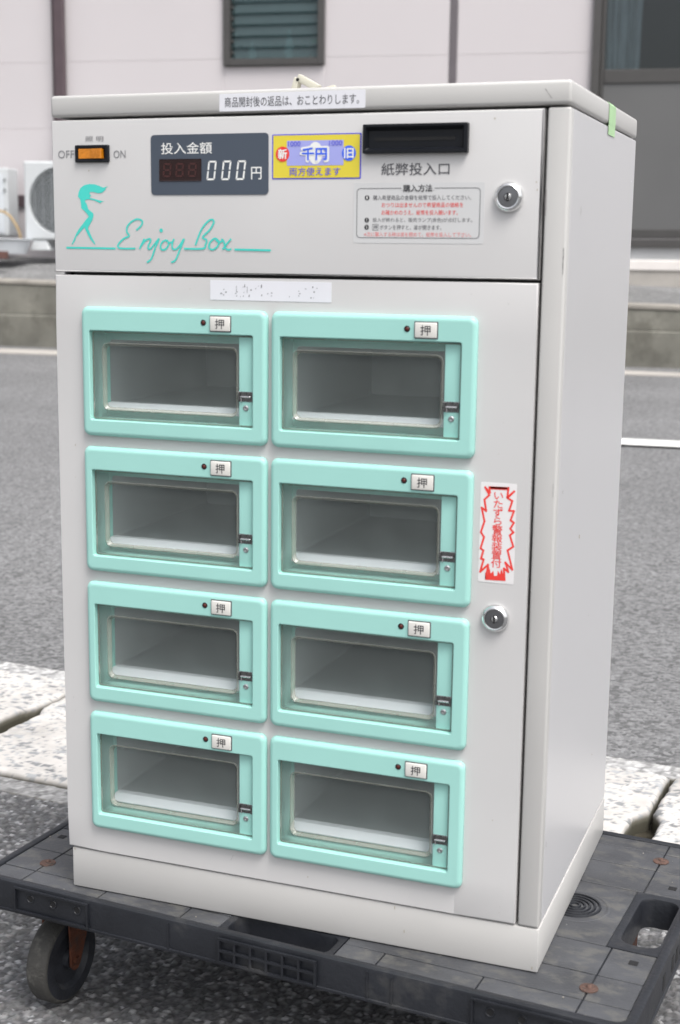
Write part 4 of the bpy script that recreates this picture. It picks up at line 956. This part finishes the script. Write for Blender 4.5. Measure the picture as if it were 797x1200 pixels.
# skirt with rounded corners and a low raised rim
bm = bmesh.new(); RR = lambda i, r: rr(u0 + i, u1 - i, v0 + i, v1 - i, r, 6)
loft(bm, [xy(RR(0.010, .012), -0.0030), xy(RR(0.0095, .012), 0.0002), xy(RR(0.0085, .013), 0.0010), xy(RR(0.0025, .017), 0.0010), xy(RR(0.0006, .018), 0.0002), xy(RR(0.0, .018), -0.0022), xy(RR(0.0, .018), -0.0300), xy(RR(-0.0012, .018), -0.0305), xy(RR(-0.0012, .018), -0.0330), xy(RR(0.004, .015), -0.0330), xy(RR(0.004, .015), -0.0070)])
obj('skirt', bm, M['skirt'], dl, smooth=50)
# hand holes
def hand_hole(cell, h, r):
    bm = bmesh.new()
    c = rr(*cell, 0.0001, 6)
    loft(bm, [xy(c, -0.004), xy(c, -0.0002), xy(rr(h[0] - .0035, h[1] + .0035, h[2] - .0035, h[3] + .0035, r + .003, 6), -0.0002), xy(rr(h[0] - .001, h[1] + .001, h[2] - .001, h[3] + .001, r + .001, 6), -0.0012), xy(rr(*h, r, 6), -0.004), xy(rr(*h, r, 6), -0.033), xy(rr(h[0] - .003, h[1] + .003, h[2] - .003, h[3] + .003, r, 6), -0.033), xy(rr(h[0] - .003, h[1] + .003, h[2] - .003, h[3] + .003, r, 6), -0.005)])
    obj('hand_hole', bm, M['skirt'], dl, smooth=45)
hand_hole(cellsR, HR, 0.012); hand_hole(cellsL, HL, 0.012); hand_hole(cellsF, HF, 0.010); hand_hole(cellsB, HB, 0.010)
# deck tiles between the grooves
g = 0.0008
def tile(a, b, c, d):
    if b - a < 0.004 or d - c < 0.004: return
    z = -0.0002 - 0.0004 * random.random()
    obj('deck_tile', B(a + g, b - g, c + g, d - g, -0.0022, z, 0.0006, 1), M['deck'], dl)
rowsv = [-0.021, 0.028, 0.0865, 0.2195, 0.279, 0.3265]
for j in range(5):
    for a, b in ((-0.0425, 0.0), (0.0, 0.606), (0.606, 0.6505)):
        if j == 2:
            if a == 0.0: tile(0.0045, 0.6005, rowsv[j], rowsv[j + 1])
            continue
        c, d = rowsv[j], rowsv[j + 1]
        if a == 0.0 and j == 0:
            for p, q in ((0.0, 0.242), (0.368, 0.606)): tile(p, q, c, d)
            tile(0.242, 0.368, -0.004, d); continue
        if a == 0.0 and j == 4:
            for p, q in ((0.0, 0.242), (0.368, 0.606)): tile(p, q, c, d)
            tile(0.242, 0.368, c, 0.310); continue
        tile(a, b, c, d)
us = [-0.0425, 0.0, 0.097, 0.196, 0.242]; us2 = [0.368, 0.412, 0.512, 0.606, 0.6505]
for U in (us, us2):
    for a, b in zip(U, U[1:]): tile(a, b, -0.0475, -0.021); tile(a, b, 0.3265, 0.3525)
# spiral ring ridges
for cu_ in (0.549, ):
    obj('ring_recess', lathe(bmesh.new(), [(0.0365, -0.0001), (0.0355, 0.0005), (0.0335, 0.0004), (0.0325, -0.0001)], 'z', (cu_, 0.158, 0), 48), M['deck'], dl, smooth=60)
    for k in range(5):
        r = 0.005 + k * 0.0052
        obj('ring_ridge', lathe(bmesh.new(), [(r - 0.0014, -0.0001), (r - 0.0008, 0.0016), (r + 0.0008, 0.0016), (r + 0.0014, -0.0001)], 'z', (cu_, 0.158, 0), 40), M['skirt'], dl, smooth=60)
bm = bmesh.new(); rg = random.Random(12)
for k in range(70):
    a = rg.uniform(-0.045, 0.655); b = rg.uniform(-0.05, 0.355); h = rg.uniform(0.0003, 0.0011)
    if 0.045 < a < 0.56 and b > -0.03: continue
    if 0.60 < a and 0.09 < b < 0.22: continue
    r = bmesh.ops.create_icosphere(bm, subdivisions=1, radius=h); bmesh.ops.translate(bm, verts=r['verts'], vec=(a, b, 0.0001))
tag(obj('grit', bm, M['kerb_edge'], dl), kind='stuff')
# screws, square holes
for a, b in ((0, 0), (0.606, 0), (0, 0.306), (0.606, 0.306)):
    s = obj('screw', lathe(bmesh.new(), [(0.0088, -0.0002), (0.0086, 0.0006), (0.0062, 0.0013), (0.0030, 0.0014), (0.0022, 0.0032), (0.0010, 0.0036)], 'z', (a, b, 0), 22, False, True), M['rust'], dl, smooth=50)
    if a < 0.1: s['label'] = 'rusty screw on the left half of the deck'
for a, b in ((0.632, 0.065), (0.632, 0.243), (-0.028, 0.065), (-0.028, 0.243)):
    bm = bmesh.new(); h = 0.0036; loft(bm, [xy(rr(a - h - .0008, a + h + .0008, b - h - .0008, b + h + .0008, .0004), -0.0001), xy(rr(a - h, a + h, b - h, b + h, .0003), 0.0001), xy(rr(a - h, a + h, b - h, b + h, .0003), 0.00015)], False, True)
    obj('square_hole', bm, M['hole'], dl)
# front and right skirt relief: plates with cut pockets
def relief(name, X, Zs, hs, rotate=False, vpl=None):
    bm = grid_plate(bmesh.new(), X, Zs, hs, vpl - 0.0022, vpl + 0.0002, 'y')
    obj(name, bm, M['skirt'], dl)
def pocket_grid(ua, ub, nx, nz, z0, z1, t=0.0024):
    X, Zs, hs = [], [], set()
    w_ = (ub - ua - t) / nx; h_ = (z1 - z0 - t) / nz
    for i in range(nx): X += [ua + i * w_, ua + i * w_ + t]
    X += [ua + nx * w_, ub]
    for j in range(nz): Zs += [z0 + j * h_, z0 + j * h_ + t]
    Zs += [z0 + nz * h_, z1]
    for i in range(nx):
        for j in range(nz): hs.add((2 * i + 1, 2 * j + 1))
    return X, Zs, hs
X, Zs, hs = pocket_grid(0.249, 0.357, 6, 2, -0.0300, -0.0035)
relief('pocket_grid', X, Zs, hs, vpl=v0 - 0.0022)
for a, b, xs in ((0.0, 0.094, (0.0195, 0.0485, 0.0790)), (0.513, 0.607, (0.5305, 0.5605, 0.590))):
    t = 0.0020
    relief('skirt_frame', [a, a + t, b - t, b], [-0.0300, -0.0280, -0.0045, -0.0025], {(1, 1)}, vpl=v0 - 0.0010)
    for x in xs:
        bm = bmesh.new(); lathe(bm, [(0.0050, -0.0003), (0.0046, -0.0009), (0.0038, -0.0007), (0.0034, 0.0)], 'y', (x, v0, -0.0135), 18)
        obj('hole_rim', bm, M['skirt'], dl, smooth=40)
        bm = bmesh.new(); bm.faces.new([bm.verts.new((p[0], v0 - 0.0002, p[1])) for p in circ(x, -0.0135, 0.0036, 16)]); obj('round_hole', bm, M['hole'], dl)
for x in (0.190, 0.409, 0.434): obj('skirt_rib', B(x - 0.0008, x + 0.0008, v0 - 0.0012, v0 + 0.001, -0.030, -0.0025), M['skirt'], dl)
for a, b in ((0.068, 0.078), (0.108, 0.118), (0.128, 0.138), (0.148, 0.158), (0.168, 0.178), (0.188, 0.198)):
    obj('side_slot', B(u1 - 0.001, u1 + 0.0004, a, b, -0.024, -0.009), M['hole'], dl)
bm = grid_plate(bmesh.new(), [0.064, 0.122, 0.142, 0.162, 0.204], [-0.030, -0.018, -0.0165, -0.003], {(1, 0), (2, 0), (1, 2), (2, 2)}, 0, 0.0015)
bm.free()
# casters
def caster(u, v, flip=1):
    c = link('caster', None, dl, (u, v, 0))
    bm = bmesh.new(); R0 = 0.0495; zc = -GZ + R0 + 0.0006
    lathe(bm, [(0.034, -0.0125), (0.0455, -0.0135), (0.0480, -0.0120), (0.0495, -0.0080), (R0, 0.0), (0.0495, 0.0080), (0.0480, 0.0120), (0.0455, 0.0135), (0.034, 0.0125)], 'x', (0, 0, zc), 48)
    obj('tyre', bm, M['tyre'], c, smooth=40)
    bm = bmesh.new(); lathe(bm, [(0.0005, -0.0150), (0.010, -0.0150), (0.011, -0.009), (0.028, -0.0080), (0.033, -0.0135), (0.0445, -0.0138), (0.0445, 0.0138), (0.033, 0.0135), (0.028, 0.0080), (0.011, 0.009), (0.010, 0.0150), (0.0005, 0.0150)], 'x', (0, 0, zc), 40)
    obj('wheel_hub', bm, M['wheel'], c, smooth=40)
    for sx in (-1, 1):
        bm = bmesh.new(); xa = 0.0165 * sx; xb = 0.0190 * sx
        pl = [(-0.010, -0.036), (0.044, -0.036), (0.040, -0.052), (0.009, zc - 0.006), (0.004, zc - 0.011), (-0.003, zc - 0.011), (-0.008, zc - 0.005), (-0.008, zc + 0.02)]
        loft(bm, [[(xa, p[0], p[1]) for p in pl], [(xb, p[0], p[1]) for p in pl]], True, True); obj('fork', bm, M['rust_fork'], c)
    obj('axle', lathe(bmesh.new(), [(0.0045, -0.0225), (0.0045, 0.0225)], 'x', (0, 0, zc), 12, True, True), M['rust_fork'], c)
    obj('top_plate', B(-0.032, 0.032, -0.025, 0.055, -0.0362, -0.0332, 0.002, 1), M['rust_fork'], c)
    return c
cs = caster(0.0065, 0.0120)
for u, v in ((0.600, 0.012), (0.0065, 0.290), (0.565, 0.290)):
    c = copy_tree(cs, dl); c.location = (u, v, 0)
bpy.context.view_layer.update()
